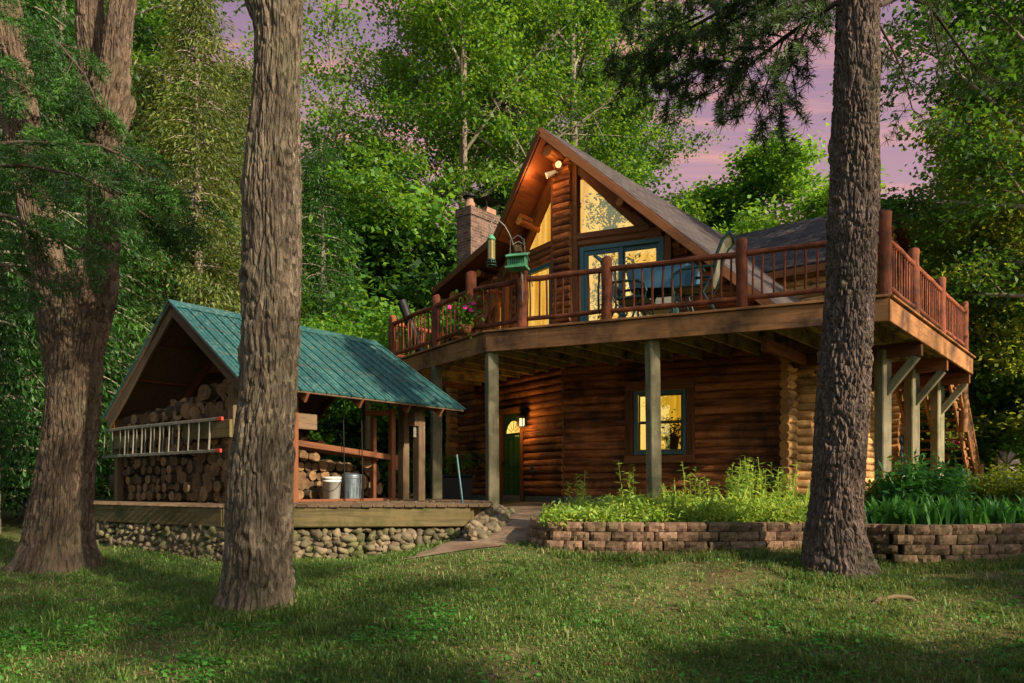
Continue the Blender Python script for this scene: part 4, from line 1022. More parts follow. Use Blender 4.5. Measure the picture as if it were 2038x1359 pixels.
chair_at(c1.x, c1.y, R(-24), 'high backed green patio chair in front of the sliding door, left of the table')
chair_at(c2.x, c2.y, R(-24 + 180), 'high backed green patio chair right of the table with pale sling facing left')
c3 = P(1310, 590, 13.9); chair_at(c3.x, c3.y, R(-110), 'green patio chair behind the glass table nearest the house wall')
p = P(1322, 600, 13.0); p.z = DZ
tb = thing('patio_table', p, 'blue glass topped patio table with dark green frame on the deck', 'table')
T = Matrix.Translation(p) @ Matrix.Rotation(R(-24), 4, 'Z')
oct_ = lambda a, b, r: [(a - r, -b), (a, -b + r), (a, b - r), (a - r, b), (-a + r, b), (-a, b - r), (-a, -b + r), (-a + r, -b)]
mb = MB(T); mb.prism(oct_(.6, .45, .12), .945, .953); mb.build('glass_top', 'tableglass', tb)
mb = MB(T); o8 = oct_(.61, .46, .12); mb.tube([(x, y, .945) for x, y in o8 + o8[:1]], .024, 8); mb.build('rim', 'chair', tb)
mb = MB(T); lo_ = oct_(.55, .41, .12); hi_ = oct_(.585, .435, .12)
vs = [Vector((x, y, .93)) for x, y in hi_] + [Vector((x * random.uniform(.93, 1.0), y * random.uniform(.93, 1.0), random.uniform(.52, .6))) for x, y in lo_]
mb._add(vs, [[i, (i + 1) % 8, 8 + (i + 1) % 8, 8 + i] for i in range(8)], [tuple(v) for v in vs]); mb.build('cover_skirt', 'vinyl', tb)
for sx, sy in ((1, 1), (1, -1), (-1, 1), (-1, -1)):
    mb = MB(T); mb.tube([(.5 * sx, .36 * sy, .93), (.36 * sx, .26 * sy, .5), (.5 * sx, .34 * sy, .01)], .02, 8); mb.build('leg', 'chair', tb)
mb = MB(T)
for a in (0, 1, 2, 3): mb.tube([(.46 * math.cos(a * math.pi / 2 + .6), .34 * math.sin(a * math.pi / 2 + .6), .7), (.1 * math.cos(a * math.pi / 2 + .6), .1 * math.sin(a * math.pi / 2 + .6), .82), (0, 0, .93)], .012, 7)
for z_ in (.62, .74): mb.tube([(-.42, .3, z_), (.42, .3, z_)], .012, 6); mb.tube([(-.42, -.3, z_), (.42, -.3, z_)], .012, 6)
mb.build('brace', 'chair', tb)
mb = MB(); a, b = P(842, 712, 16.1), P(800, 600, 16.3); mb.tube([a, b], .1, 16); single(mb, 'black_pipe', 'dark', 'leaning black stove pipe behind the left deck railing', 'pipe')
# bird feeders on a crook
dF_ = 13.02
fp = thing('feeder_crook', P(1040, 548, dF_), 'thin iron crook rising from the deck rail post, holding the feeders', 'hook')
mb = MB(); cr = [(1040, 560), (1033, 520), (1024, 492), (1014, 466), (1004, 449), (994, 440), (985, 437), (977, 443), (975, 451), (979, 456)]
mb.tube([P(x, y, dF_) for x, y in cr], .011, 7); mb.tube([P(1040, 600, dF_), P(1040, 545, dF_)], .012, 7); mb.build('crook', 'alu', fp)
mb = MB(); mb.tube([P(1060, 570, dF_), P(1050, 520, dF_), P(1042, 488, dF_), P(1037, 470, dF_), P(1031, 469, dF_)], .009, 6); mb.build('arm', 'dark', fp)
c = P(978, 500, dF_); tf = thing('tube_feeder', c - Vector((0, 0, .25)), 'slim tube bird feeder with green cap hanging from the crook tip', 'bird feeder')
mb = MB(); mb.lathe(c, [(0, .30), (.05, .25), (.075, .21), (.075, .19), (0, .19)], 16); mb.tube([c + Vector((0, 0, .3)), c + Vector((0, 0, .4))], .006, 6); mb.build('cap', 'feedgreen', tf)
mb = MB(); mb.tube([c + Vector((0, 0, -.14)), c + Vector((0, 0, .2))], .058, 16); mb.build('seed_tube', 'seed', tf)
mb = MB()
for k in range(8): t = k * .785; mb.tube([c + Vector((.064 * math.cos(t), .064 * math.sin(t), -.15)), c + Vector((.064 * math.cos(t), .064 * math.sin(t), .2))], .004, 5)
for z_ in (-.15, -.2, -.25):
    mb.tube([c + Vector(((.065 + (z_ < -.18) * .02) * math.cos(t), (.065 + (z_ < -.18) * .02) * math.sin(t), z_)) for t in np.linspace(0, 6.283, 13)], .007, 5)
for k in range(4): t = k * 1.57; mb.tube([c + Vector((.06 * math.cos(t), .06 * math.sin(t), -.15)), c + Vector((.085 * math.cos(t), .085 * math.sin(t), -.25)), c + Vector((.02 * math.cos(t), .02 * math.sin(t), -.22))], .007, 5)
mb.lathe(c, [(0, -.14), (.07, -.14), (.07, -.17), (0, -.17)], 14)
mb.build('perch_cage', 'chair', tf)
c = P(1030, 522, dF_ - .05); hf = thing('house_feeder', c - Vector((0, 0, .15)), 'green box bird feeder with slotted front hanging on a wire frame', 'bird feeder')
mb = MB(); mb.box(c + Vector((0, 0, .0)), (.3, .2, .16), -.3, ch=.01); mb.build('feeder_box', 'feedgreen', hf)
mb = MB(); mb.box(c + Vector((0, 0, -.1)), (.36, .28, .035), -.3); mb.beam(c + Vector((-.18, -.05, .1)), c + Vector((.18, -.16, .1)), .2, .02, up=(0, -.5, 1)); mb.beam(c + Vector((-.18, .14, .1)), c + Vector((.18, .03, .1)), .2, .02, up=(0, .5, 1)); mb.build('roof_and_tray', 'feedgreen', hf)
mb = MB()
for k in range(7): mb.box(c + Vector((-.11 + k * .036, -.075 - (k - 3) * .011, .0)), (.014, .06, .1), -.3)
mb.build('seed_slots', 'dark', hf)
mb = MB(); mb.tube([c + Vector((-.13, .03, .1)), c + Vector((-.12, .02, .38)), c + Vector((0, 0, .46)), c + Vector((.11, -.03, .38)), c + Vector((.13, -.04, .1))], .006, 6); mb.build('wire_frame', 'alu', hf)
c = P(1032, 495, dF_); bh = thing('birdhouse', c, 'tiny pale wooden birdhouse tilted above the green box feeder', 'birdhouse')
mb = MB(); mb.box(c, (.1, .09, .11), -.3); mb.build('nest_box', 'cut', bh)
mb = MB(); mb.beam(c + Vector((-.05, -.06, .08)), c + Vector((-.05, .06, .08)), .12, .015, up=(-.6, 0, 1)); mb.beam(c + Vector((.05, -.06, .08)), c + Vector((.05, .06, .08)), .12, .015, up=(.6, 0, 1)); mb.build('roof', 'post', bh)
# wind spinner and root
c = P(2003, 925, 11.6); ws = thing('wind_spinner', Vector((c.x, c.y, 1.05)), 'bronze pinwheel garden spinner on a stake above the yellow green bush', 'garden ornament')
mb = MB(); mb.tube([(c.x, c.y + .03, 1.0), (c.x, c.y + .03, c.z)], .01, 7); mb.build('stake', 'dark', ws)
mb = MB()
for k in range(8):
    t = k * math.pi / 4; d = Vector((math.cos(t), 0, math.sin(t))); q = Vector((-math.sin(t), 0, math.cos(t)))
    mb.slab([c + d * .03, c + d * .2 + q * .02 + Vector((0, -.03, 0)), c + d * .21 + q * .1 + Vector((0, .02, 0)), c + d * .1 + q * .07], .004)
mb.build('vanes', 'bronze', ws)
a = hit(1728, 1204); b = hit(1782, 1194); c = hit(1835, 1199)
mb = MB(); mb.tube([a - Vector((0, 0, .03)), a.lerp(b, .4) + Vector((0, 0, .035)), b + Vector((0, 0, .035)), b.lerp(c, .6) + Vector((0, 0, .03)), c - Vector((0, 0, .03))], [.014, .024, .02, .02, .01], 9, wob=.3)
single(mb, 'surface_root', 'oldwood', 'bare pale root breaking through the lawn right of centre', 'root')
# ================================================================== TREES
rg = np.random.default_rng(11)
TAB = np.random.default_rng(3).random((256, 256))
def vn(u, v, pu, seed):
    iu, iv = np.floor(u).astype(int), np.floor(v).astype(int); fu, fv = u - iu, v - iv
    fu = fu * fu * (3 - 2 * fu); fv = fv * fv * (3 - 2 * fv)
    a = lambda i, j: TAB[((iu + i) % pu + seed * 37) % 256, (iv + j + seed * 61) % 256]
    return (a(0, 0) * (1 - fu) + a(1, 0) * fu) * (1 - fv) + (a(0, 1) * (1 - fu) + a(1, 1) * fu) * fv
def bark_tube(path, nu=320, depth=.035, plates=26, seed=1, root=0.0, dz=.013, vs=3.0, nroot=5):
    """path: (x, y, z, r) from the foot up -> displaced trunk surface"""
    p = np.array(path, float); L = np.concatenate([[0], np.cumsum(np.linalg.norm(np.diff(p[:, :3], axis=0), axis=1))])
    n = int(L[-1] / dz) + 2; l = np.linspace(0, L[-1], n)
    q = np.stack([np.interp(l, L, p[:, i]) for i in range(4)], 1)
    k = np.ones(9) / 9
    for i in range(4): q[:, i] = np.convolve(np.pad(q[:, i], 4, mode='edge'), k, 'valid')
    th = np.linspace(0, 2 * np.pi, nu, endpoint=False); TH, LL = np.meshgrid(th, l); U = TH / (2 * np.pi)
    w = vn(U * 9, LL * 1.7, 9, seed); a = vn(U * plates + 1.3 * w, LL * vs + w, plates, seed + 1)
    a2 = vn(U * plates * 2 + 2 * w, LL * vs * 2.6, plates * 2, seed + 2); a3 = vn(U * 60, LL * 24, 60, seed + 3)
    ridge = np.clip(np.abs(2 * a - 1) * 3.2, 0, 1) ** .7; r2 = np.clip(np.abs(2 * a2 - 1) * 2.6, 0, 1)
    h = .62 * ridge * (.55 + .45 * r2) + .2 * r2 + .12 * a3 + .25 * (a - .5) - .6
    kr = np.random.default_rng(seed + 50); kn = np.zeros_like(TH)
    for _ in range(int(L[-1] * 1.6)):
        t0, l0, s0 = kr.uniform(0, 6.283), kr.uniform(.4, L[-1]), kr.uniform(.05, .1); dt = np.angle(np.exp(1j * (TH - t0))) * q[:, 3][:, None]; d2 = np.sqrt(dt ** 2 + ((LL - l0) * .8) ** 2) / s0
        kn += .032 * np.exp(-(d2 - .8) ** 2 * 5) - .02 * np.exp(-d2 ** 2 * 6); h = h * (1 - .6 * np.exp(-d2 ** 2))
    r = kn + q[:, 3][:, None] * (1 + .12 * (vn(U * 3, LL * .9, 3, seed + 5) - .5)) + depth * h * np.clip(q[:, 3][:, None] / .2, .3, 1.2)
    fl = root * np.exp(-LL / .22) * (.35 + np.cos(nroot * TH + seed) * .5 + .3 * np.cos(3 * TH + 2))
    r = r * (1 + fl)
    t = np.gradient(q[:, :3], axis=0); t = unit(t)
    ref = np.array([0, 1, 0.0]); b = unit(np.cross(t, ref)); c = np.cross(b, t)
    V = q[:, None, :3] + b[:, None] * (np.cos(TH) * r)[..., None] + c[:, None] * (np.sin(TH) * r)[..., None]
    i = np.arange(n * nu).reshape(n, nu); j = np.roll(i, -1, 1)
    Fq = np.stack([i[:-1].ravel(), j[:-1].ravel(), j[1:].ravel(), i[1:].ravel()], 1)
    rr = q[:, 3].mean(); gc = np.stack([LL + seed * 3, np.cos(TH) * rr, np.sin(TH) * rr], 2)
    return V.reshape(-1, 3), Fq, gc.reshape(-1, 3)
def join(parts):
    o = 0; V = []; Fq = []; G = []
    for v, f, g_ in parts: V.append(v); Fq.append(f + o); G.append(g_); o += len(v)
    return np.concatenate(V), np.concatenate(Fq), np.concatenate(G)
def px_path(rows, d0, dd=0.0):
    """rows (py, px, half width px) -> (x, y, z, r) at distance d0"""
    out = []
    for y, x, w in rows: v = P(x, y, d0 + dd * (rows[0][0] - y) / 1000); out.append((v.x, v.y, v.z, w / F * v.y))
    return out
def big_tree(name, rows_list, ds, mat, label, **kw):
    parts = []
    for i, (rows, d) in enumerate(zip(rows_list, ds)):
        k = dict(kw); k['seed'] = kw.get('seed', 1) + i * 4
        if i: k['root'] = 0
        parts.append(bark_tube(px_path(rows, d), **k))
    v, f, gcs = join(parts); b = px_path(rows_list[0][:1], ds[0])[0]
    t = thing(name, (b[0], b[1], b[2]), label, 'tree')
    npmesh('trunk', v, f, np.full(len(v), .5), mat, t, gcs, smooth=True)
    return t
T1 = big_tree('maple_tree', [[(1262, 506, 92), (1225, 508, 78), (1190, 511, 70), (1130, 514, 62), (1000, 516, 59), (900, 522, 56), (800, 530, 54), (700, 536, 53), (600, 539, 53), (500, 541, 53), (410, 542, 54), (300, 543, 48), (200, 550, 43), (90, 553, 43), (0, 552, 48), (-100, 572, 40), (-300, 600, 36)],
    [(60, 545, 30), (20, 528, 32), (-60, 495, 30), (-200, 440, 26)]], [7.0, 7.0], 'bark_maple', 'shaggy barked maple trunk standing in front of the woodshed, forking at the top', seed=2, root=.34, depth=.048, plates=40, vs=2.5)
T2 = big_tree('old_maple', [[(1150, 112, 92), (1120, 116, 74), (1082, 118, 62), (985, 126, 52), (900, 134, 48), (840, 142, 47), (760, 147, 46), (694, 150, 47), (621, 154, 51), (585, 152, 46), (550, 150, 32)],
    [(760, 138, 36), (690, 134, 42), (630, 122, 44), (571, 105, 36), (457, 80, 30), (370, 62, 30), (292, 48, 33), (183, 36, 30), (68, 18, 30), (0, 6, 27), (-120, -14, 24), (-400, -60, 18)],
    [(760, 142, 36), (690, 158, 42), (630, 172, 42), (571, 188, 40), (457, 208, 26), (370, 208, 30), (292, 210, 33), (225, 214, 37), (185, 218, 33), (137, 228, 26), (46, 238, 23), (0, 246, 22), (-120, 262, 19), (-400, 300, 14)],
    [(330, 205, 24), (240, 196, 26), (140, 188, 25), (60, 180, 24), (0, 178, 22), (-200, 170, 18)],
    [(300, 226, 12), (240, 244, 14), (205, 256, 10), (188, 261, 3)]], [9.4, 9.4, 9.4, 9.75, 9.35], 'bark_old', 'huge old maple at the left dividing into two heavy stems above a red brown trunk', seed=5, root=.18, depth=.055, plates=50, vs=2.2)
T3 = big_tree('pine_tree', [[(1175, 1666, 80.6), (1140, 1665, 67.2), (1105, 1662, 59.5), (1060, 1660, 54.7), (996, 1663, 48.0), (890, 1670, 48.0), (762, 1679, 47.0), (700, 1683, 46.1), (633, 1688, 46.1), (558, 1694, 45.1), (436, 1698, 47.0), (349, 1702, 45.1), (260, 1702, 42.2), (174, 1703, 42.2), (0, 1707, 39.4), (-150, 1712, 36.5), (-500, 1720, 31.7)]], [8.0], 'bark_pine', 'straight pine trunk rising from the lawn in front of the block retaining wall', seed=9, root=.32, depth=.042, plates=34, vs=5.5, nroot=6)

# ---- needled boughs of the near trees
def boughs(parent, limbs, tuft, tw_every=.11, tw_len=(.3, .7), droop=.15, needle=(.11, .006), style='pine', seed=1, r0=.03, mat='needle', per=20):
    r = np.random.default_rng(seed); random.seed(seed)
    mb = MB(); pos = []; dirs = []; sh = []
    for pts, d0 in limbs:
        w = [P(x, y, d) for x, y, d in pts]; mb.tube(w, [r0 * (1 - .75 * i / (len(w) - 1)) * d0 for i in range(len(w))], 7)
        for a, b in zip(w[:-1], w[1:]):
            L = (b - a).length; n = max(1, int(L / tw_every)); ax = (b - a) / L
            for i in range(n):
                p = a + ax * (L * (i + random.random()) / n)
                rnd = Vector((random.gauss(0, 1), random.gauss(0, 1), random.gauss(0, .6))); rnd -= ax * rnd.dot(ax) * .8
                dv = (ax * .6 + rnd.normalized() * 1.0 + Vector((0, 0, -droop))).normalized(); l = random.uniform(*tw_len)
                q = p + dv * l * .5 + Vector((0, 0, .02)); e = q + (dv + Vector((0, 0, -droop * 1.6))).normalized() * l * .5
                mb.tube([p, q, e], [.007 * d0, .005, .003], 4, caps=False)
                shade = random.random()
                ks = int(l / tuft)
                for k in range(ks):
                    t = (k + .5) / ks
                    if t < .25: continue
                    c = p.lerp(q, t * 2) if t < .5 else q.lerp(e, t * 2 - 1)
                    pos.append(c); dirs.append((e - p).normalized()); sh.append(shade)
                    if style == 'pine' and random.random() < .45:   # side shoot
                        s = (dv + Vector((random.gauss(0, 1), random.gauss(0, 1), random.gauss(0, .7))) * .7).normalized(); pos.append(c + s * random.uniform(.06, .16)); dirs.append(s); sh.append(shade)
                    if style == 'hemlock':
                        for sd in (-1, 1):
                            s = dv.cross(Vector((0, 0, 1))).normalized() * sd + dv * .7 + Vector((0, 0, -.5)); ll = .16 * (1 - t) + .05
                            for m in range(4): pos.append(c + s * ll * (m + .5) / 4); dirs.append(s.normalized()); sh.append(shade)
    mb.build('branches', 'twig', parent)
    pos = np.array([tuple(v) for v in pos]); dirs = np.array([tuple(v) for v in dirs]); sh = np.array(sh); n = len(pos)
    P_ = np.repeat(pos, per, 0); D = np.repeat(dirs, per, 0); s = np.repeat(sh, per)
    if style == 'pine':
        dn = unit(D * .55 + r.normal(size=P_.shape) * .75); ln = needle[0] * r.uniform(.7, 1.25, (len(P_), 1))
    else:
        P_ = P_ + r.normal(size=P_.shape) * .022; dn = unit(D * .8 + r.normal(size=P_.shape) * .5); ln = needle[0] * r.uniform(.6, 1.2, (len(P_), 1))
    b = unit(np.cross(dn, r.normal(size=P_.shape))) * needle[1] * .5
    V = np.stack([P_ - b, P_ + b, P_ + dn * ln + b * .5, P_ + dn * ln - b * .5], 1).reshape(-1, 3)
    npmesh('needles', V, quads(len(P_)), np.repeat(np.clip(.6 * s + .4 * r.random(len(s)), 0, 1), 4), mat, parent)
boughs(T3, [
    ([(1664, 5, 8.0), (1560, 75, 8.4), (1490, 130, 8.9), (1420, 185, 9.4)], 1.0),
    ([(1690, -90, 8.0), (1560, -30, 8.5), (1420, 30, 9.0), (1310, 90, 9.5), (1240, 150, 9.9)], 1.0),
    ([(1695, -140, 8.0), (1480, -90, 8.8), (1330, -30, 9.6), (1230, 30, 10.2)], 1.0),
    ([(1560, 75, 8.4), (1540, 130, 8.5), (1515, 195, 8.6), (1490, 235, 8.7)], .5),
    ([(1490, 130, 8.9), (1440, 120, 9.2), (1370, 160, 9.4), (1320, 200, 9.6)], .5),
    ([(1620, 30, 8.2), (1590, 90, 8.2), (1560, 170, 8.3), (1535, 235, 8.4)], .5),
    ([(1600, -60, 8.3), (1500, 20, 8.7), (1400, 70, 9.1), (1350, 120, 9.3)], .7),
    ([(1640, -20, 8.4), (1590, 10, 8.8), (1540, 20, 9.0), (1450, 60, 9.4)], .6),
    ([(1400, 30, 9.2), (1330, 60, 9.4), (1270, 110, 9.6), (1215, 120, 9.8)], .5)], .06, .06, (.25, .62), .2, (.10, .009), 'pine', 21, .03, per=20)
boughs(T3, [
    ([(1750, 10, 8.0), (1800, -10, 8.3), (1850, 10, 8.6), (1895, 75, 8.9), (1935, 130, 9.2), (1990, 170, 9.6)], 1.0),
    ([(1748, 45, 8.0), (1775, 95, 8.1), (1800, 150, 8.2), (1815, 215, 8.3), (1830, 235, 8.4)], .5),
    ([(1850, 10, 8.6), (1860, 60, 8.6), (1870, 120, 8.7), (1885, 190, 8.8), (1905, 250, 8.9)], .5),
    ([(1750, 100, 8.0), (1785, 125, 8.1), (1825, 140, 8.2)], .4)], .07, .13, (.18, .4), .3, (.085, .008), 'pine', 23, .028, per=14)
hm = thing('hemlock_tree', (-7.6, 9.0, .5), 'hemlock with dark drooping boughs reaching across the old left maple', 'tree')
mb = MB(); mb.tube([(-7.6, 9.0, .3), (-7.6, 9.0, 12)], [.3, .12], 14); mb.build('trunk', 'bark_far', hm)
boughs(hm, [
    ([(-60, 292, 8.5), (40, 284, 8.2), (120, 286, 8.0), (200, 290, 7.9), (262, 318, 7.9), (330, 380, 8.0), (380, 430, 8.1)], 1.0),
    ([(-60, 330, 8.2), (60, 330, 8.0), (160, 350, 7.8), (250, 400, 7.8), (320, 450, 7.9)], .8),
    ([(-80, 20, 8.6), (40, 40, 8.6), (120, 90, 8.7), (170, 150, 8.8), (195, 210, 8.8)], .8),
    ([(-60, 130, 8.4), (10, 150, 8.3), (60, 180, 8.2)], .7),
    ([(-80, 420, 8.0), (20, 430, 7.9), (110, 470, 7.9), (190, 520, 8.0)], .8),
    ([(-60, 520, 8.0), (20, 530, 7.9), (70, 570, 7.9)], .7),
    ([(60, 190, 9.0), (130, 200, 9.1), (190, 240, 9.2)], .6)], .05, .07, (.3, .62), .42, (.045, .012), 'hemlock', 31, .03, 'hemlock', per=4)

# ---- generic broadleaf and conifer builders at the origin
def broadleaf(name, label, seed, H, h0, Rr, nl, per, leaf, mat, group, sub=7, spread=.55, tr=.22, flat_=.42, barkm='bark_far', prof=None, curve=.9):
    r = np.random.default_rng(seed); random.seed(seed)
    t = thing(name, (0, 0, 0), label, 'tree', group)
    mb = MB(); top = Vector((r.normal() * .5, r.normal() * .5, H * .9))
    bend = Vector((r.normal() * .35, r.normal() * .35, 0))
    tp = lambda z: Vector((bend.x * math.sin(z / H * 3), bend.y * math.sin(z / H * 3.5), z))
    mb.tube([tp(z) if z > 0 else Vector((0, 0, -.4)) for z in np.linspace(0, H * .92, 12)], [tr * (1.25 - 1.2 * k / 11.5) + .02 for k in range(12)], 10)
    cen = []; sh = []
    for i in range(nl):
        f = (i + .5) / nl; z = h0 + (H * .93 - h0) * f
        pf = prof(f) if prof else math.sin(math.pi * min(1, .18 + .82 * f) ** 1.0) ** .7
        L = Rr * pf * r.uniform(.75, 1.2) + .4; az = i * 2.4 + r.normal() * .4
        el = R(15 + 50 * f + r.normal() * 8); p = tp(z)
        d = Vector((math.cos(az) * math.cos(el), math.sin(az) * math.cos(el), math.sin(el)))
        pts = [p + d * L * k / 4 + Vector((0, 0, -.10 * L * curve * (k / 4) ** 2)) for k in range(5)]
        mb.tube(pts, [max(.012, tr * .42 * (1 - f * .5) * (1 - .8 * k / 4)) for k in range(5)], 6, caps=False)
        shade = r.random()
        for j in range(sub):
            u_ = .28 + .72 * (j + r.random()) / sub; k = min(3, int(u_ * 4)); q = pts[k].lerp(pts[k + 1], u_ * 4 - k if u_ < 1 else 1)
            a2 = az + r.normal() * 1.0; sl = L * .36 * r.uniform(.6, 1.3) + .2
            sd = Vector((math.cos(a2), math.sin(a2), r.normal() * .3 + .12)).normalized(); e = q + sd * sl
            mb.tube([q, q.lerp(e, .5) + Vector((0, 0, .03)), e], [.018, .012, .006], 4, caps=False)
            s2 = np.clip(.55 * shade + .45 * r.random(), 0, 1)
            for w in (.45, .8, 1.05): cen.append(tuple(q.lerp(e, w))); sh.append(s2)
    mb.build('trunk', barkm, t)
    cen = np.array(cen); sh = np.array(sh); n = len(cen)
    C = np.repeat(cen, per, 0); s = np.repeat(sh, per)
    pos = C + r.normal(size=C.shape) * np.array([spread, spread, spread * flat_])
    V, rr = leaves(r, pos, leaf[0], leaf[1], s, 1.1)
    npmesh('crown', V, quads(len(pos)), rr, mat, t)
    return t
def conifer(name, label, seed, H, h0, Rr, nb, per, leaf, mat, group, droop=.5, tr=.16, hang=.5):
    r = np.random.default_rng(seed); random.seed(seed)
    t = thing(name, (0, 0, 0), label, 'tree', group)
    mb = MB(); mb.tube([(0, 0, -.4), (0.05, 0, H * .5), (0, 0, H)], [tr, tr * .6, .02], 9)
    cen = []; ax = []; sh = []
    for i in range(nb):
        f = (i + .5) / nb; z = h0 + (H - h0) * f; az = i * 2.4 + r.normal() * .3
        L = Rr * (1 - f) ** .75 * r.uniform(.7, 1.15) + .15
        d = Vector((math.cos(az), math.sin(az), .15)); p = Vector((0, 0, z)); pts = [p + d * L * k / 4 + Vector((0, 0, -droop * L * (k / 4) ** 2)) for k in range(5)]
        mb.tube(pts, [.03, .024, .017, .01, .005], 5, caps=False); s0 = r.random()
        m = max(3, int(L / .22))
        for k in range(m):
            u_ = .2 + .8 * (k + r.random()) / m; kk = min(3, int(u_ * 4)); q = pts[kk].lerp(pts[kk + 1], min(1, u_ * 4 - kk))
            side = Vector((-d.y, d.x, 0)) * r.normal() * .45 * L * (1.1 - u_) * .8
            cen.append(tuple(q + side + Vector((0, 0, -.12 * side.length)))); a = d + side * 1.2 + Vector((0, 0, -hang * 2)); ax.append(tuple(a.normalized())); sh.append(np.clip(.5 * s0 + .5 * r.random(), 0, 1))
    mb.build('trunk', 'bark_far', t)
    cen, ax, sh = np.array(cen), np.array(ax), np.array(sh)
    C = np.repeat(cen, per, 0); A = np.repeat(ax, per, 0); s = np.repeat(sh, per)
    pos = C + r.normal(size=C.shape) * np.array([.17, .17, .12]) + A * r.uniform(0, .35, (len(C), 1))
    V, rr = leaves(r, pos, leaf[0], leaf[1], s, .35, A, .75, .05)
    npmesh('crown', V, quads(len(pos)), rr, mat, t)
    return t
def put(t, px, d, rz=0, s=1.0, label=None, first=False, x=None, y=None):
    X, Y = ((px - CX) / F * d, d) if x is None else (x, y)
    loc = (X, Y, g(X, Y)); sc_ = s if hasattr(s, '__len__') else (s, s, s)
    if first:
        t.location = loc; t.rotation_euler = (0, 0, rz); t.scale = sc_
        if label: t['label'] = label
        return t
    return copy_tree(t, loc, rz, sc_, label)
gw = 'broadleaf trees in the wood behind the house'
mA = broadleaf('broadleaf_tree', 'tall maple with bright layered leaves between the big front trunk and the chimney', 41, 23, 2.6, 5.6, 26, 80, (.16, .11), 'leaf_maple', gw, 8, .36, .24)
put(mA, 925, 27, .4, (.9, .9, 1), first=True)
put(mA, 1030, 32, 2.3, (1.05, 1.05, 1.08), 'tall maple with forked pale limbs directly behind the chimney')
put(mA, 1135, 29, 4.1, (.95, .95, 1.05), 'tall maple rising behind the roof peak')
mB = broadleaf('broadleaf_tree', 'dark maple between the chimney maple and the roof peak, deeper in the wood', 47, 25, 4, 5.4, 26, 66, (.19, .13), 'leaf_deep', gw, 8, .42)
put(mB, 1030, 38, 1.0, 1.1, first=True)
put(mB, 905, 40, 3.0, 1.1, 'dark maple deep in the wood left of the chimney')
put(mB, 1240, 40, 5.2, (.85, .85, .95), 'dark maple deep in the wood above the right roof slope')
put(mB, 60, 24, 2.0, (.9, .9, .9), 'dark leafy tree behind the old maple at the left edge')
put(mA, 260, 33, 1.2, (.9, .9, 1.0), 'maple whose top shows above the cedars')
put(mB, 200, 38, .3, 1.0, 'dark broadleaf tree behind the cedars at the left')
mC = broadleaf('young_maple', 'bright young maple standing against the sky over the right wing roof', 53, 14.2, 3, 3.3, 24, 72, (.18, .125), 'leaf_bright', gw, 8, .36, .14)
put(mC, 1532, 33, .7, (1.25, 1.25, 1.04), first=True)
put(mC, 1400, 36, 2.7, (1, 1, .98), 'bright maple beside the right roof slope, left of the sky maple')
put(mC, 1630, 38, 2.1, (1, 1, .86), 'small bright maple crown peeping past the pine trunk')
mS = broadleaf('slender_tree', 'thin open crowned tree against the violet sky right of the front trunk', 59, 25, 7, 3.6, 26, 9, (.2, .13), 'leaf_maple', gw, 7, .5, .15)
put(mS, 640, 36, .2, 1.0, first=True)
put(mS, 560, 41, 1.9, 1.05, 'thin open crowned tree behind the front trunk, its twigs over the sky')
put(mS, 655, 45, 4.0, .95, 'slender pale stemmed tree left of the tall maple')
mY = broadleaf('yellow_green_tree', 'yellow green leafy tree behind the right end of the deck', 61, 11, 1.2, 3.6, 24, 80, (.15, .10), 'leaf_yellow', gw, 8, .36, .14)
put(mY, 1975, 21, .5, (1, 1, 1.0), first=True)
put(mY, 2130, 19, 2.5, (.95, .95, 1.0), 'yellow green tree at the right edge of the view')
put(mY, 1850, 34, 3.6, (1.1, 1.1, 1.05), 'yellow green tree far behind the stairs')
mD = broadleaf('dark_crowned_tree', 'dark leafy tree filling the upper right corner', 67, 14.5, 3.8, 3.3, 26, 62, (.13, .085), 'leaf_deep', gw, 8, .32, .18)
put(mD, 2085, 16.5, .9, 1, first=True)
put(mD, 690, 31, 1.9, 1.0, 'dark leafy tree above the shed ridge, left of the chimney')
put(mD, 2120, 24, 2.9, 1.1, 'dark leafy tree behind the upper right corner tree')
gc_ = 'cedars behind the woodshed'
ced = conifer('cedar_tree', 'olive cedar with drooping sprays left of the front trunk, tallest of its row', 71, 12.2, .6, 2.3, 150, 60, (.13, .035), 'leaf_cedar', gc_)
put(ced, 390, 17.6, .3, 1, first=True)
put(ced, 285, 18.6, 2.1, (1.0, 1.0, .9), 'olive cedar behind the left rake of the woodshed roof')
put(ced, 480, 20.0, 3.7, (1.05, 1.05, .97), 'olive cedar half hidden by the front trunk')
spr = conifer('spruce_tree', 'dark spruce right of the front trunk above the woodshed ridge', 79, 11, .8, 2.2, 150, 60, (.11, .03), 'hemlock', 'spruces at the edge of the wood', .45, .16, .6)
put(spr, 640, 22, .3, (1, 1, .95), first=True)
put(spr, 120, 15.5, 1.3, (1.2, 1.2, 1.35), 'dark spruce directly behind the fork of the old maple')
put(spr, -20, 13.5, 2.3, (1.1, 1.1, 1.2), 'dark spruce at the left edge behind the old maple')
put(spr, 2032, 27, 3.3, (1.0, 1.0, 1.0), 'dark weeping spruce at the right edge beyond the stairs')
put(spr, 235, 21, 4.3, (1.0, 1.0, .85), 'dark spruce in the gap left of the woodshed')
gs = 'bushes of the undergrowth behind the woodshed and stairs'
shb = broadleaf('bush', 'leafy bush seen between the woodshed posts', 83, 4.2, .3, 1.9, 18, 70, (.13, .08), 'leaf_bright', gs, 7, .3, .05)
shd = broadleaf('bush', 'dark bush left of the woodshed', 89, 4.0, .3, 2.0, 18, 70, (.13, .08), 'leaf_deep', gs, 7, .3, .05)
first = [True, True]
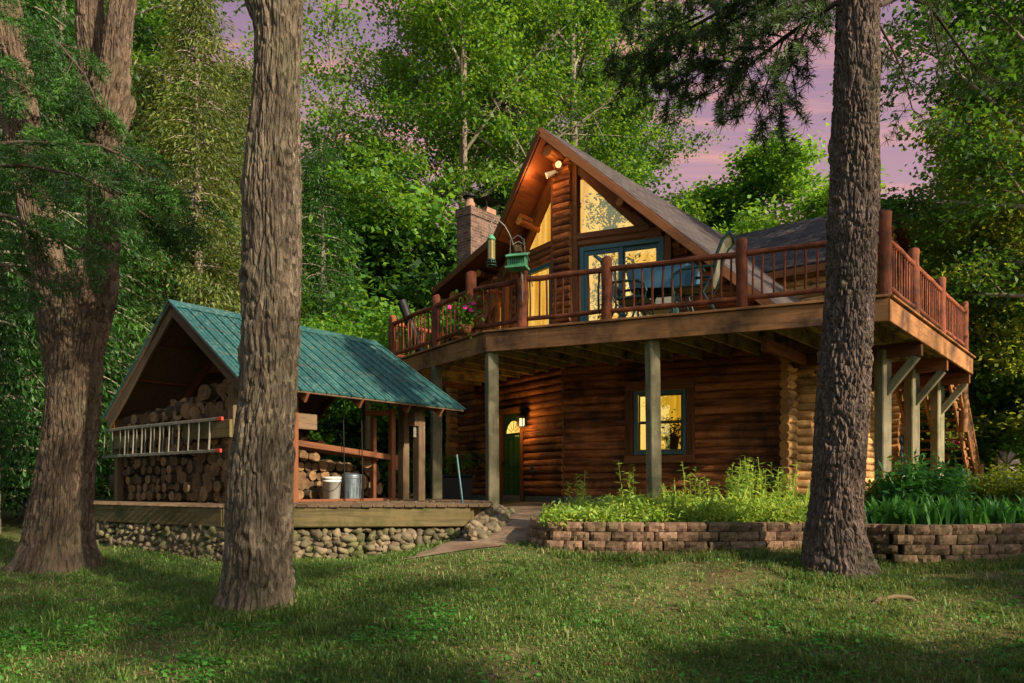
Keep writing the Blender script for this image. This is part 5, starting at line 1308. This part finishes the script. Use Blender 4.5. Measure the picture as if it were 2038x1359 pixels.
for i, (px, d, s, w, lb) in enumerate([(640, 21, 1.1, 0, 'light green bush seen through the woodshed behind the bucket'), (720, 23, 1.2, 0, 'light green bush between the lumber rack and the shed posts'), (800, 20.5, 1.0, 0, 'light green bush between the two far woodshed posts'), (868, 22.5, 1.2, 0, 'light green bush beside the left log corner of the house'), (560, 23, 1.3, 1, 'dark bush behind the firewood stack'), (770, 28, 1.6, 1, 'dark bush deep behind the shed posts'), (60, 19, 1.2, 1, 'dark bush at the foot of the left wood edge'), (-60, 17, 1.0, 0, 'light green bush at the far left edge'), (190, 22, 1.1, 0, 'light green bush between the old maple and the woodshed'), (330, 24, 1.3, 1, 'dark bush behind the woodshed roof'), (1985, 22, 1.3, 0, 'light green bush beyond the stairs'), (2060, 20, 1.2, 0, 'light green bush at the right edge beyond the wind spinner'), (1925, 27, 1.3, 0, 'light green bush just right of the stair railing'), (1790, 29, 1.3, 0, 'light green bush seen under the deck behind the posts'), (690, 26, 2.1, 0, 'tall light green bush above the green shed roof'), (850, 27, 2.2, 1, 'tall dark bush between shed roof and deck railing')]):
    t = shd if w else shb; put(t, px, d, i * 1.3, s, lb, first[w]); first[w] = False
# unseen trees and bushes added beside and behind the camera to cast dappled shade
gh = 'shade trees beside the camera'
for i, (x, y, s, k) in enumerate([(13.1, -9.6, .8, 0), (22.5, -4.4, .9, 1), (18.6, -1.0, .8, 1), (-2, -13, .9, 0), (-10, -10, .9, 0)]):
    put(mS if k else mA, 0, 0, i * 1.7, s, ['leafy shade tree behind the viewpoint to the right', 'thin shade tree far to the right', 'thin shade tree beyond the right lawn', 'shade tree straight behind the viewpoint', 'shade tree behind the viewpoint to the left'][i], x=x, y=y)['group'] = gh
for i, (x, y, s) in enumerate([(11.6, -3.3, .62), (15.4, -.6, .66), (8.6, -6.6, .6)]):  # added out of view to break the sun into flecks
    put(mC, 0, 0, i * 2.2, (s, s, s * .85), ['small bright maple right of the viewpoint', 'small bright maple beyond the right lawn edge', 'small bright maple behind the viewpoint'][i], x=x, y=y)['group'] = gh
for i, (x, y, s) in enumerate([(9.4, .2, .95), (6.6, -2.2, 1.0), (11.6, 3.4, .8), (9.4, -3.4, 1.2), (4.6, -3.0, 1.0)]):  # low bushes added out of view to shade the front lawn
    put(shb, 0, 0, i * 2.1, s, ['tall bush right of the viewpoint', 'tall bush just right of the viewpoint', 'tall bush at the right lawn edge', 'second row bush right of the viewpoint', 'tall bush behind the viewpoint'][i], x=x, y=y)['group'] = gh
# the far wood reads as one mass
r = np.random.default_rng(97); n = 1500
ang = r.uniform(-1.05, 1.05, n); dist = r.uniform(46, 62, n); X = np.sin(ang) * dist; Y = np.cos(ang) * dist
hm_ = np.where((X / Y * F + CX) > 1330, 7.5, 15.0); Z = r.uniform(.5, 1, n) ** .8 * hm_ * r.uniform(.15, 1.05, n)
C = np.repeat(np.stack([X, Y, Z + 1], 1), 90, 0); pos = C + r.normal(size=C.shape) * np.array([1.1, 1.1, .8])
V, rr = leaves(r, pos, .3, .2, np.repeat(r.random(n), 90), .9)
kind(tag(npmesh('far_wood', V, quads(len(pos)), rr, 'leaf_maple'), 'dense far wood closing the view behind the house', 'wood'), 'stuff')
# foliage added behind the panes, standing in for dark tree reflections
def reflection_foliage(wf, s, z0, h, w, off, n, lab, seed, leafs=(.10, .04)):
    r = np.random.default_rng(seed); b = HOUSE @ wf(s, z0, off); t = thing('houseplant', b, lab, 'plant'); random.seed(seed)
    mb = MB(); cen = []
    d = (HOUSE.to_3x3() @ (wf(1, 0, 0) - wf(0, 0, 0))).normalized()
    for k in range(11):
        e = b + d * random.uniform(-w, w) + Vector((0, 0, h * random.uniform(.35, 1))); m = b.lerp(e, .5) + Vector((0, 0, .15))
        mb.tube([b + Vector((0, 0, .2)), m, e], [.016, .01, .004], 5, caps=False)
        for q in range(9): cen.append(tuple(m.lerp(e, random.random()) + d * random.gauss(0, .12)))
    mb.lathe(b, [(0, 0), (.12, 0), (.16, .26), (.0, .26)], 14); mb.build('stems', 'twig', t)
    C = np.repeat(np.array(cen), n, 0); pos = C + r.normal(size=C.shape) * np.array([.09, .09, .12])
    V, rr = leaves(r, pos, leafs[0], leafs[1], np.repeat(r.random(len(cen)), n), .4); npmesh('leaves', V, quads(len(pos)), rr, 'plantdark', t)
reflection_foliage(wr, .75, DZ + .02, 2.3, .45, -.32, 8, 'tall leafy houseplant inside the left pane of the sliding door', 5)
reflection_foliage(wr, .9, 6.62, 1.25, .45, -.3, 9, 'trailing houseplant on the loft sill inside the right gable window', 12, (.08, .04))
reflection_foliage(wr, 1.7, DZ + .02, 2.0, .4, -.35, 9, 'bushy houseplant inside the right pane of the sliding door', 6)
reflection_foliage(wr, 2.2, 2.25, .6, .2, -.16, 4, 'small houseplant inside the lower gold window', 8, (.07, .035))

# ================================================================== GARDEN PLANTS
def clump(name, lab, seed, n, L, W, mat, cat, arch=.9, stiff=.6, grp=None):
    r = np.random.default_rng(seed); t = thing(name, (0, 0, 0), lab, cat, grp); V = []; sh = []
    for i in range(n):
        az = r.uniform(0, 6.283); l = L * r.uniform(.6, 1.15); w = W * r.uniform(.7, 1.2); b = np.array([r.normal() * .05, r.normal() * .05, -.02]); d = np.array([math.cos(az), math.sin(az), 0]); sd = np.array([-d[1], d[0], 0]); lean = r.uniform(.15, arch); c = r.random(); st = []
        for k in range(6):
            f = k / 5; p = b + d * l * lean * f ** 1.4 * .8 + np.array([0, 0, l * (f - .55 * lean * f ** 2.4)]); ww = w * math.sin(math.pi * (.12 + .86 * f)) * .5; st.append((p - sd * ww, p + sd * ww))
        for k in range(5): V += [st[k][0], st[k][1], st[k + 1][1], st[k + 1][0]]; sh += [c] * 4
    npmesh('blades', np.array(V), quads(len(V) // 4), sh, mat, t); return t
def stemplant(seed, lab, grp, H=.62):
    r = np.random.default_rng(seed); t = thing('tall_stem_plant', (0, 0, 0), lab, 'plant', grp); mb = MB(); pos = []; ax = []
    for s_ in range(4):
        x, y = r.normal() * .05, r.normal() * .05; h = H * r.uniform(.7, 1.1); tip = Vector((x * 2.2, y * 2.2, h)); mb.tube([(x, y, 0), tip], [.005, .003], 5)
        for k in range(20):
            f = .12 + .88 * k / 19; a = k * 2.4; q = Vector((x, y, 0)).lerp(tip, f); dv = np.array([math.cos(a), math.sin(a), .25 - .6 * (1 - f)]); pos.append(np.array(q) + dv * .045 * (1.2 - f * .6)); ax.append(dv)
    mb.build('stems', 'bedleaf', t); pos = np.array(pos); ax = unit(np.array(ax)); V, rr = leaves(r, pos, .095, .02, np.full(len(pos), .6), 1.0, ax, .92, .03); npmesh('leaves', V, quads(len(pos)), rr, 'bedleaf', t); return t
def bz(px, d): return (px - CX) / F * d, d, WZ - .055 + .012 * max(0, d - 8.9)
def place(t, first, px, d, rz, s, lab):
    loc = bz(px, d)
    if first: t.location = loc; t.rotation_euler = (0, 0, rz); t.scale = (s,) * 3; t['label'] = lab; return
    copy_tree(t, loc, rz, s, lab)
ho = clump('hosta_plant', '', 101, 30, .30, .085, 'hosta', 'plant', 1.3, .6, 'hostas at the left end of the bed')
for i, (px, d) in enumerate([(1122, 9.3), (1165, 9.5), (1212, 9.25), (1105, 9.7), (1250, 9.6), (1155, 9.15)]): place(ho, i == 0, px, d, i, .8 + .12 * (i % 3), 'pale edged hosta clump in the left end of the flower bed beside the path')
li = clump('lily_plant', '', 103, 30, .52, .032, 'bedleaf', 'plant', 1.05, .6, 'arching lilies in the bed')
for i, (px, d) in enumerate([(1215, 10.0), (1262, 9.8), (1300, 9.5), (1345, 10.1), (1395, 9.7), (1560, 9.7), (1600, 9.4), (1625, 9.9), (1440, 10.2), (1500, 10.0), (1330, 9.3), (1475, 9.4)]): place(li, i == 0, px, d, i * 1.1, .75 + .14 * (i % 4), 'light green lily clump with arching blades among the bed plants left of the pine trunk')
lb = clump('iris_plant', '', 107, 26, .40, .05, 'lily', 'plant', .75, .6, 'dark bladed plants along the right wall')
for i in range(26): place(lb, i == 0, 1722 + i * 14, 8.75 + .35 * (i % 2) + random.uniform(0, .3), i * 1.3, .8 + .13 * (i % 4), 'dark green broad bladed clump along the retaining wall right of the pine trunk')
sp = stemplant(109, '', 'tall stemmed plants in the bed')
for i, (px, d, s) in enumerate([(1152, 10.1, .95), (1165, 10.4, .7), (1258, 10.6, 1.15), (1380, 10.2, 1.1), (1392, 10.5, .8), (1450, 10.2, 1.05), (1462, 10.5, 1.2), (1482, 10.3, 1.1), (1500, 10.4, 1.25), (1515, 10.2, 1.1), (1530, 10.5, 1.2), (1545, 10.3, 1.0), (1560, 10.4, 1.1), (1475, 10.0, .9), (1575, 10.1, .9), (1490, 10.7, 1.2), (1428, 10.1, .8), (1335, 10.2, .7)]): place(sp, i == 0, px, d, i * .9, s * 1.12, 'tall leafy stems in the flower bed standing above the other plants before the log wall')
# low filling of the bed
r = np.random.default_rng(113); n = 2900; ps = r.uniform(1090, 1640, n); dd = r.uniform(8.95, 11.2, n)
X = (ps - CX) / F * dd; Z = WZ - .04 + r.uniform(.02, .44, n) ** 1.35 * (.6 + .4 * np.sin(X * 5) * np.cos(dd * 4)) * np.interp(ps, [1090, 1180, 1300], [.5, .8, 1])
C = np.repeat(np.stack([X, dd, Z], 1), 16, 0); pos = C + r.normal(size=C.shape) * np.array([.06, .06, .05]); pos[:, 2] = np.maximum(pos[:, 2], WZ - .05)
V, rr = leaves(r, pos, .075, .022, np.repeat(r.random(n), 16), .55); kind(tag(npmesh('bed_foliage', V, quads(len(pos)), rr, 'bedleaf'), 'low mixed green foliage filling the flower bed', 'plants'), 'stuff')
def leafbush(name, lab, px, d, w, h, n, leaf, mat, seed, zb=None):
    r = np.random.default_rng(seed); x, y, z = bz(px, d); t = thing(name, (x, y, z), lab, 'bush'); random.seed(seed); mb = MB(); cen = []
    for k in range(26):
        a = r.uniform(0, 6.283); rad = w * math.sqrt(r.random()); e = Vector((x + math.cos(a) * rad, y + math.sin(a) * rad, z + h * r.uniform(.45, 1.05) * (1 - .35 * (rad / w) ** 2)))
        mb.tube([(x + math.cos(a) * rad * .3, y + math.sin(a) * rad * .3, z), Vector((x, y, z)).lerp(e, .6), e], [.012, .008, .004], 5, caps=False)
        for q in np.linspace(.35, 1, 8): cen.append(tuple(Vector((x + math.cos(a) * rad * .3 * (1 - q), y + math.sin(a) * rad * .3 * (1 - q), z)).lerp(e, q)))
    mb.build('stems', 'twig', t); C = np.repeat(np.array(cen), n, 0); pos = C + r.normal(size=C.shape) * .09
    V, rr = leaves(r, pos, leaf[0], leaf[1], np.repeat(r.random(len(cen)), n), .8); npmesh('leaves', V, quads(len(pos)), rr, mat, t)
leafbush('peony_bush', 'dark lance leaved bush under the deck posts right of the pine trunk', 1835, 10.6, .6, .85, 18, (.13, .035), 'lily', 121)
leafbush('peony_bush', 'smaller dark bush beside the log wall just right of the pine trunk', 1765, 11.0, .32, .5, 12, (.12, .04), 'leaf_yellow', 122)
leafbush('spirea_bush', 'yellow green bush at the right edge below the wind spinner', 2005, 10.9, .7, .72, 26, (.07, .035), 'leaf_yellow', 123)
leafbush('spirea_bush', 'yellow green bush cut by the right edge of the view', 2075, 10.3, .6, .75, 26, (.07, .035), 'leaf_yellow', 124)
leafbush('spirea_bush', 'low yellow green bush at the foot of the stairs', 1935, 11.6, .5, .45, 18, (.07, .035), 'leaf_yellow', 125)
# potted flowers on the deck and hanging basket by the stairs
def flowers(p, lab, hgt, wid, nb, seed, name='flower_pot', hang=False):
    r = np.random.default_rng(seed); t = thing(name, p, lab, 'flowers'); mb = MB(); mb.lathe(p, [(0, 0), (.08, 0), (.11, .16), (.1, .16), (0, .14)], 16)
    if hang:
        for k in range(3): mb.tube([p + Vector((.14 * math.cos(k * 2.1), .14 * math.sin(k * 2.1), .2)), p + Vector((0, 0, .75))], .004, 4)
        mb.tube([p + Vector((0, .1, -1.1)), p + Vector((0, .1, .7)), p + Vector((0, .05, .78)), p + Vector((0, 0, .75))], .012, 6)
    mb.build('pot', 'trim', t)
    c = np.array(p) + r.normal(size=(260, 3)) * np.array([wid, wid, hgt * .45]) + np.array([0, 0, .2 + hgt * .5]); V, rr = leaves(r, c, .09, .05, r.random(260), .8); npmesh('foliage', V, quads(260), rr, 'leaf_maple', t)
    mb = MB()
    for k in range(nb):
        q = Vector(p) + Vector((r.normal() * wid, r.normal() * wid, .25 + hgt * r.uniform(.4, 1.1)))
        for j in range(5): mb.blob(q + Vector((.025 * math.cos(j * 1.26), .015 * math.sin(j * 1.26), .025 * math.sin(j * 1.26))), (.022, .02, .022), n=6)
    mb.build('blossoms', 'pink', t)
p = P(928, 660, 13.7); p.z = DZ; flowers(p, 'potted magenta flowers standing behind the left deck railing', .34, .13, 9, 131)
p = P(1885, 915, 18.2); flowers(p, 'hanging basket of pink flowers seen through the stair treads', .25, .13, 8, 132, 'hanging_basket', True)

# ================================================================== LAWN
def inside_excl(X, Y):
    yf = np.interp(X, [-8, -6.75, -3.75, -.56, 0], [14.5, 12.15, 10.0, 10.2, 9.9]); ok = Y < np.where(X < -.3, yf, 99)
    bx = [v.x for v in pl]; by = [v.y for v in pl]; ok &= ~((X > bx[1] - .05) & (Y > np.interp(X, bx[1:], by[1:]) - .11))
    pcx = np.array(pc); ok &= ~((Y > 9.1) & (np.abs(X - np.interp(Y, pcx[:, 1], pcx[:, 0])) < np.interp(Y, pcx[:, 1], pcx[:, 2]) * .8))
    for x, y, rr in ((-2.36, 7.0, .3), (-5.6, 9.4, .5), (3.42, 8.0, .3)): ok &= ((X - x) ** 2 + (Y - y) ** 2) > rr ** 2
    return ok
def patch(X, Y, s): return vn(X * s + 50, Y * s + 50, 251, 4) * .6 + vn(X * s * 2.7 + 9, Y * s * 2.7, 251, 7) * .4
r = np.random.default_rng(151)
n = 1150000; Y = 4.2 + 8.7 * r.random(n) ** 1.35; X = (r.random(n) * 2 - 1) * (.8 * Y + 1.0)
m = inside_excl(X, Y); X, Y = X[m], Y[m]
pt = patch(X, Y, .8); pr = np.clip((pt - .2) * 2.4, .22, .9) * np.clip((11.5 - Y) / 2.2, .15, 1)
near = np.minimum.reduce([np.abs(np.hypot(X - 3.42, Y - 8.0) - .48), np.abs(np.hypot(X + 2.36, Y - 7.0) - .42)]); tall = (near < .22) | (patch(X + 7, Y + 3, 5.5) > .735)
bx = [v.x for v in pl]; by = [v.y for v in pl]; wd = np.interp(X, bx[1:], by[1:]) - Y; tall |= (X > .4) & (wd < .4) & (wd > 0)
m = r.random(len(X)) < np.where(tall, .8, pr) * .42; X, Y, pt, tall = X[m], Y[m], pt[m], tall[m]; n = len(X); print('grass', n)
Z = g_np(X, Y); h = r.uniform(.02, .06, n) * (.65 + .7 * pt); h = np.where(tall, h * 1.9 + .02, h); az = r.uniform(0, 6.283, n); ln = r.uniform(.2, 1.3, n)
B_ = np.stack([X, Y, Z - .004], 1); sd = np.stack([-np.sin(az), np.cos(az), 0 * az], 1) * (r.uniform(.003, .0062, n))[:, None]
mid = B_ + np.stack([np.cos(az) * h * ln * .35, np.sin(az) * h * ln * .35, h * .65], 1); tip = B_ + np.stack([np.cos(az) * h * ln, np.sin(az) * h * ln, h * np.maximum(.35, 1.05 - .4 * ln)], 1)
V = np.stack([B_ - sd, B_ + sd, mid + sd * .75, tip], 1); V2 = V.copy(); V2[:, 3] = mid - sd * .75
VV = np.concatenate([np.stack([B_ - sd, B_ + sd, mid + sd * .8, mid - sd * .8], 1).reshape(-1, 3), np.stack([mid - sd * .8, mid + sd * .8, tip + sd * .15, tip - sd * .15], 1).reshape(-1, 3)])
col = np.clip(.24 + .8 * (.60 - pt) + r.normal(size=n) * .33, 0, 1)
kind(tag(npmesh('lawn_grass', VV, quads(2 * n), np.concatenate([np.repeat(col, 4)] * 2), 'grass'), 'short patchy lawn grass', 'grass'), 'stuff')
n = 52000; Y = 4.4 + 6.0 * r.random(n) ** 1.3; X = (r.random(n) * 2 - 1) * (.72 * Y + .3); m = inside_excl(X, Y); X, Y = X[m], Y[m]
pw_ = np.clip((patch(X + 20, Y, 1.3) - .42) * 5, 0, 1) * np.where(X < -.5, 1, .45) * np.clip((8.4 - Y) / 2.2, .05, 1) + .03
m = r.random(len(X)) < pw_; X, Y = X[m], Y[m]; pos = np.stack([X, Y, g_np(X, Y) + r.uniform(.008, .045, len(X))], 1)
V, rr = leaves(r, pos, .046, .032, r.random(len(X)), 2.2, fold=.08); kind(tag(npmesh('lawn_weeds', V, quads(len(X)), rr, 'weed'), 'low broad leaved weeds scattered through the lawn', 'weeds'), 'stuff')
n = 9000; Y = 4.4 + 7 * r.random(n) ** 1.2; X = (r.random(n) * 2 - 1) * (.72 * Y + .3); m = inside_excl(X, Y); X, Y = X[m], Y[m]; pos = np.stack([X, Y, g_np(X, Y) + r.uniform(.006, .03, len(X))], 1)
V, rr = leaves(r, pos, .034, .016, r.random(len(X)), 2.5, fold=.1); kind(tag(npmesh('leaf_litter', V, quads(len(X)), rr, 'litter'), 'small dry leaves scattered over the lawn', 'leaves'), 'stuff')
def roof_pts(n):
    out = []
    for _ in range(n):
        u_, v_ = random.random(), random.uniform(-.1, 3.6)
        out.append(tuple(SHED @ Vector((RU + (EU - RU) * u_, v_, RZs + (EZ - RZs) * u_ + .045))))
    for _ in range(n): out.append((random.uniform(-4.5, -.7), random.uniform(10.3, 12.5), PZ + .012))
    return np.array(out)
random.seed(5); rp = roof_pts(170); V, rr = leaves(r, rp, .05, .018, r.random(len(rp)), 2.0, fold=.08)
kind(tag(npmesh('roof_litter', V, quads(len(rp)), rr, 'litter'), 'dry leaves and needles lying on the shed roof and platform', 'leaves'), 'stuff')
tw = None; random.seed(77)
for i in range(16):
    y = 4.9 + 5.0 * random.random(); x = random.uniform(-.6, .62) * y; az = random.random() * 3.14; l = random.uniform(.1, .3)
    if not inside_excl(np.array([x]), np.array([y]))[0]: continue
    if tw is None:
        mb = MB(); mb.tube([(-1, 0, .03), (-.3, .12, .06), (.3, 0, .07), (1, .16, .02)], [.03, .035, .03, .012], 6); mb.tube([(-.1, .06, .06), (.3, .5, .1)], [.02, .008], 5); tw = o = mb.build('fallen_twig', 'twig')
    else: o = tw.copy(); COL.objects.link(o)
    o.location = (x, y, g(x, y)); o.rotation_euler = (0, 0, az); o.scale = (l, l, l); tag(o, 'thin bare twig lying on the lawn', 'twig', 'twigs fallen on the lawn')
sap = [hit(178, 1085), hit(300, 1090), hit(262, 1082)]
for i, p in enumerate(sap[:1]):
    t = thing('maple_sapling', p, 'thin leafy sapling at the foot of the old maple by the stone wall', 'plant'); mb = MB(); tp_ = p + Vector((.03, 0, .62)); mb.tube([p, p + Vector((-.02, 0, .3)), tp_], [.006, .005, .003], 5); mb.build('stem', 'twig', t)
    q = np.array([tuple(p.lerp(tp_, f)) for f in np.linspace(.2, 1, 14)]); q = q + r.normal(size=q.shape) * .05; V, rr = leaves(r, q, .1, .075, r.random(14), 1); npmesh('leaves', V, quads(14), rr, 'leaf_bright', t)

# ================================================================== LIGHT, SKY, CAMERA
az, el = math.atan2(-.653, .758), R(28)
to_sun = Vector((math.cos(el) * math.cos(az), math.cos(el) * math.sin(az), math.sin(el)))
sd_ = bpy.data.lights.new('sun', 'SUN'); sd_.energy = 5.0; sd_.angle = R(.6); sd_.color = (1, .87, .67)
so = bpy.data.objects.new('sun', sd_); COL.objects.link(so); so.rotation_euler = to_sun.to_track_quat('Z', 'Y').to_euler(); so.location = to_sun * 40
def lamp(name, typ, loc, power, col, **kw):
    l = bpy.data.lights.new(name, typ); l.energy = power; l.color = col
    for k, v in kw.items(): setattr(l, k, v)
    o = bpy.data.objects.new(name, l); COL.objects.link(o); o.location = loc; return o
lamp('flood_light', 'POINT', HOUSE @ Vector((-.34, -.62, 7.86)), 9, (1, .5, .16), shadow_soft_size=.08)
lamp('flood_light', 'POINT', HOUSE @ Vector((.24, -.62, 8.0)), 4, (1, .6, .25), shadow_soft_size=.08)
lamp('lantern_light', 'POINT', HOUSE @ wl(1.25, 2.86, .42), 9, (1, .56, .14), shadow_soft_size=.06)
w = bpy.data.worlds.new('World'); sc.world = w; w.use_nodes = True; t = w.node_tree; n_ = t.nodes; n_.clear(); L_ = t.links.new
out = n_.new('ShaderNodeOutputWorld'); tc_ = n_.new('ShaderNodeTexCoord'); sep = n_.new('ShaderNodeSeparateXYZ'); L_(tc_.outputs['Generated'], sep.inputs[0])
def wm(op, a, b, clamp=False):
    m = n_.new('ShaderNodeMath'); m.operation = op; m.use_clamp = clamp
    for i, v in enumerate((a, b)):
        if isinstance(v, bpy.types.NodeSocket): L_(v, m.inputs[i])
        else: m.inputs[i].default_value = v
    return m.outputs[0]
def wramp(f, cols):
    m = n_.new('ShaderNodeValToRGB'); L_(f, m.inputs[0])
    while len(m.color_ramp.elements) < len(cols): m.color_ramp.elements.new(.5)
    for e, (p, c) in zip(m.color_ramp.elements, cols): e.position = p; e.color = c
    return m.outputs[0]
def wmix(f, a, b):
    m = n_.new('ShaderNodeMix'); m.data_type = 'RGBA'
    for i, v in ((0, f), (6, a), (7, b)):
        if isinstance(v, bpy.types.NodeSocket): L_(v, m.inputs[i])
        else: m.inputs[i].default_value = v
    return m.outputs[2]
zz = sep.outputs[2]
base = wramp(zz, [(0, S(200, 140, 124)), (.16, S(192, 148, 150)), (.34, S(164, 132, 146)), (.6, S(122, 102, 132))])
den = wm('ADD', wm('MAXIMUM', zz, 0), .12); cv = n_.new('ShaderNodeCombineXYZ'); L_(wm('DIVIDE', sep.outputs[0], den), cv.inputs[0]); L_(wm('DIVIDE', sep.outputs[1], den), cv.inputs[1])
mp = n_.new('ShaderNodeMapping'); L_(cv.outputs[0], mp.inputs[0]); mp.inputs['Scale'].default_value = (1.3, 6.5, 1); mp.inputs['Rotation'].default_value = (0, 0, R(8))
nz = n_.new('ShaderNodeTexNoise'); L_(mp.outputs[0], nz.inputs['Vector']); nz.inputs['Scale'].default_value = 1.5; nz.inputs['Detail'].default_value = 7; nz.inputs['Roughness'].default_value = .58; nz.inputs['Distortion'].default_value = .5
cl = wramp(nz.outputs['Fac'], [(.46, (0, 0, 0, 1)), (.66, (.85, .85, .85, 1))])
ccol = wramp(sep.outputs[0], [(0, S(218, 152, 130)), (.40, S(194, 146, 146)), (.62, S(176, 100, 114))])
dusk = wmix(cl, base, ccol)
sky = n_.new('ShaderNodeTexSky'); sky.sky_type = 'NISHITA'; sky.sun_disc = False; sky.sun_elevation = el; sky.sun_rotation = math.pi / 2 - az
sk = n_.new('ShaderNodeMix'); sk.data_type = 'RGBA'; sk.blend_type = 'MULTIPLY'; sk.inputs[0].default_value = 1; L_(sky.outputs[0], sk.inputs[6]); sk.inputs[7].default_value = (.215, .203, .182, 1)
fy = wm('MULTIPLY', wm('SUBTRACT', .12, sep.outputs[1]), 2.2, True); fz = wm('MULTIPLY', wm('SUBTRACT', zz, .62), 4, True); fac = wm('MAXIMUM', fy, fz)
fin = wmix(fac, dusk, sk.outputs[2])
bg = n_.new('ShaderNodeBackground'); L_(fin, bg.inputs[0]); bg.inputs[1].default_value = .74; L_(bg.outputs[0], out.inputs[0])
cam = bpy.data.cameras.new('camera'); co = bpy.data.objects.new('camera', cam); COL.objects.link(co); sc.camera = co
co.location = (0, 0, ZC); co.rotation_euler = (math.pi / 2, 0, 0); cam.lens = F / 2038 * 36; cam.sensor_width = 36; cam.shift_y = (HY - 679.5) / 2038; cam.clip_end = 600; cam.clip_start = .05
sc.view_settings.view_transform = 'Standard'; sc.view_settings.look = 'None'; sc.view_settings.exposure = .92; sc.view_settings.gamma = 1
cy = sc.cycles; cy.max_bounces = 7; cy.diffuse_bounces = 3; cy.glossy_bounces = 3; cy.transmission_bounces = 3; cy.transparent_max_bounces = 8; cy.use_denoising = True; cy.sample_clamp_indirect = 4; cy.caustics_reflective = False
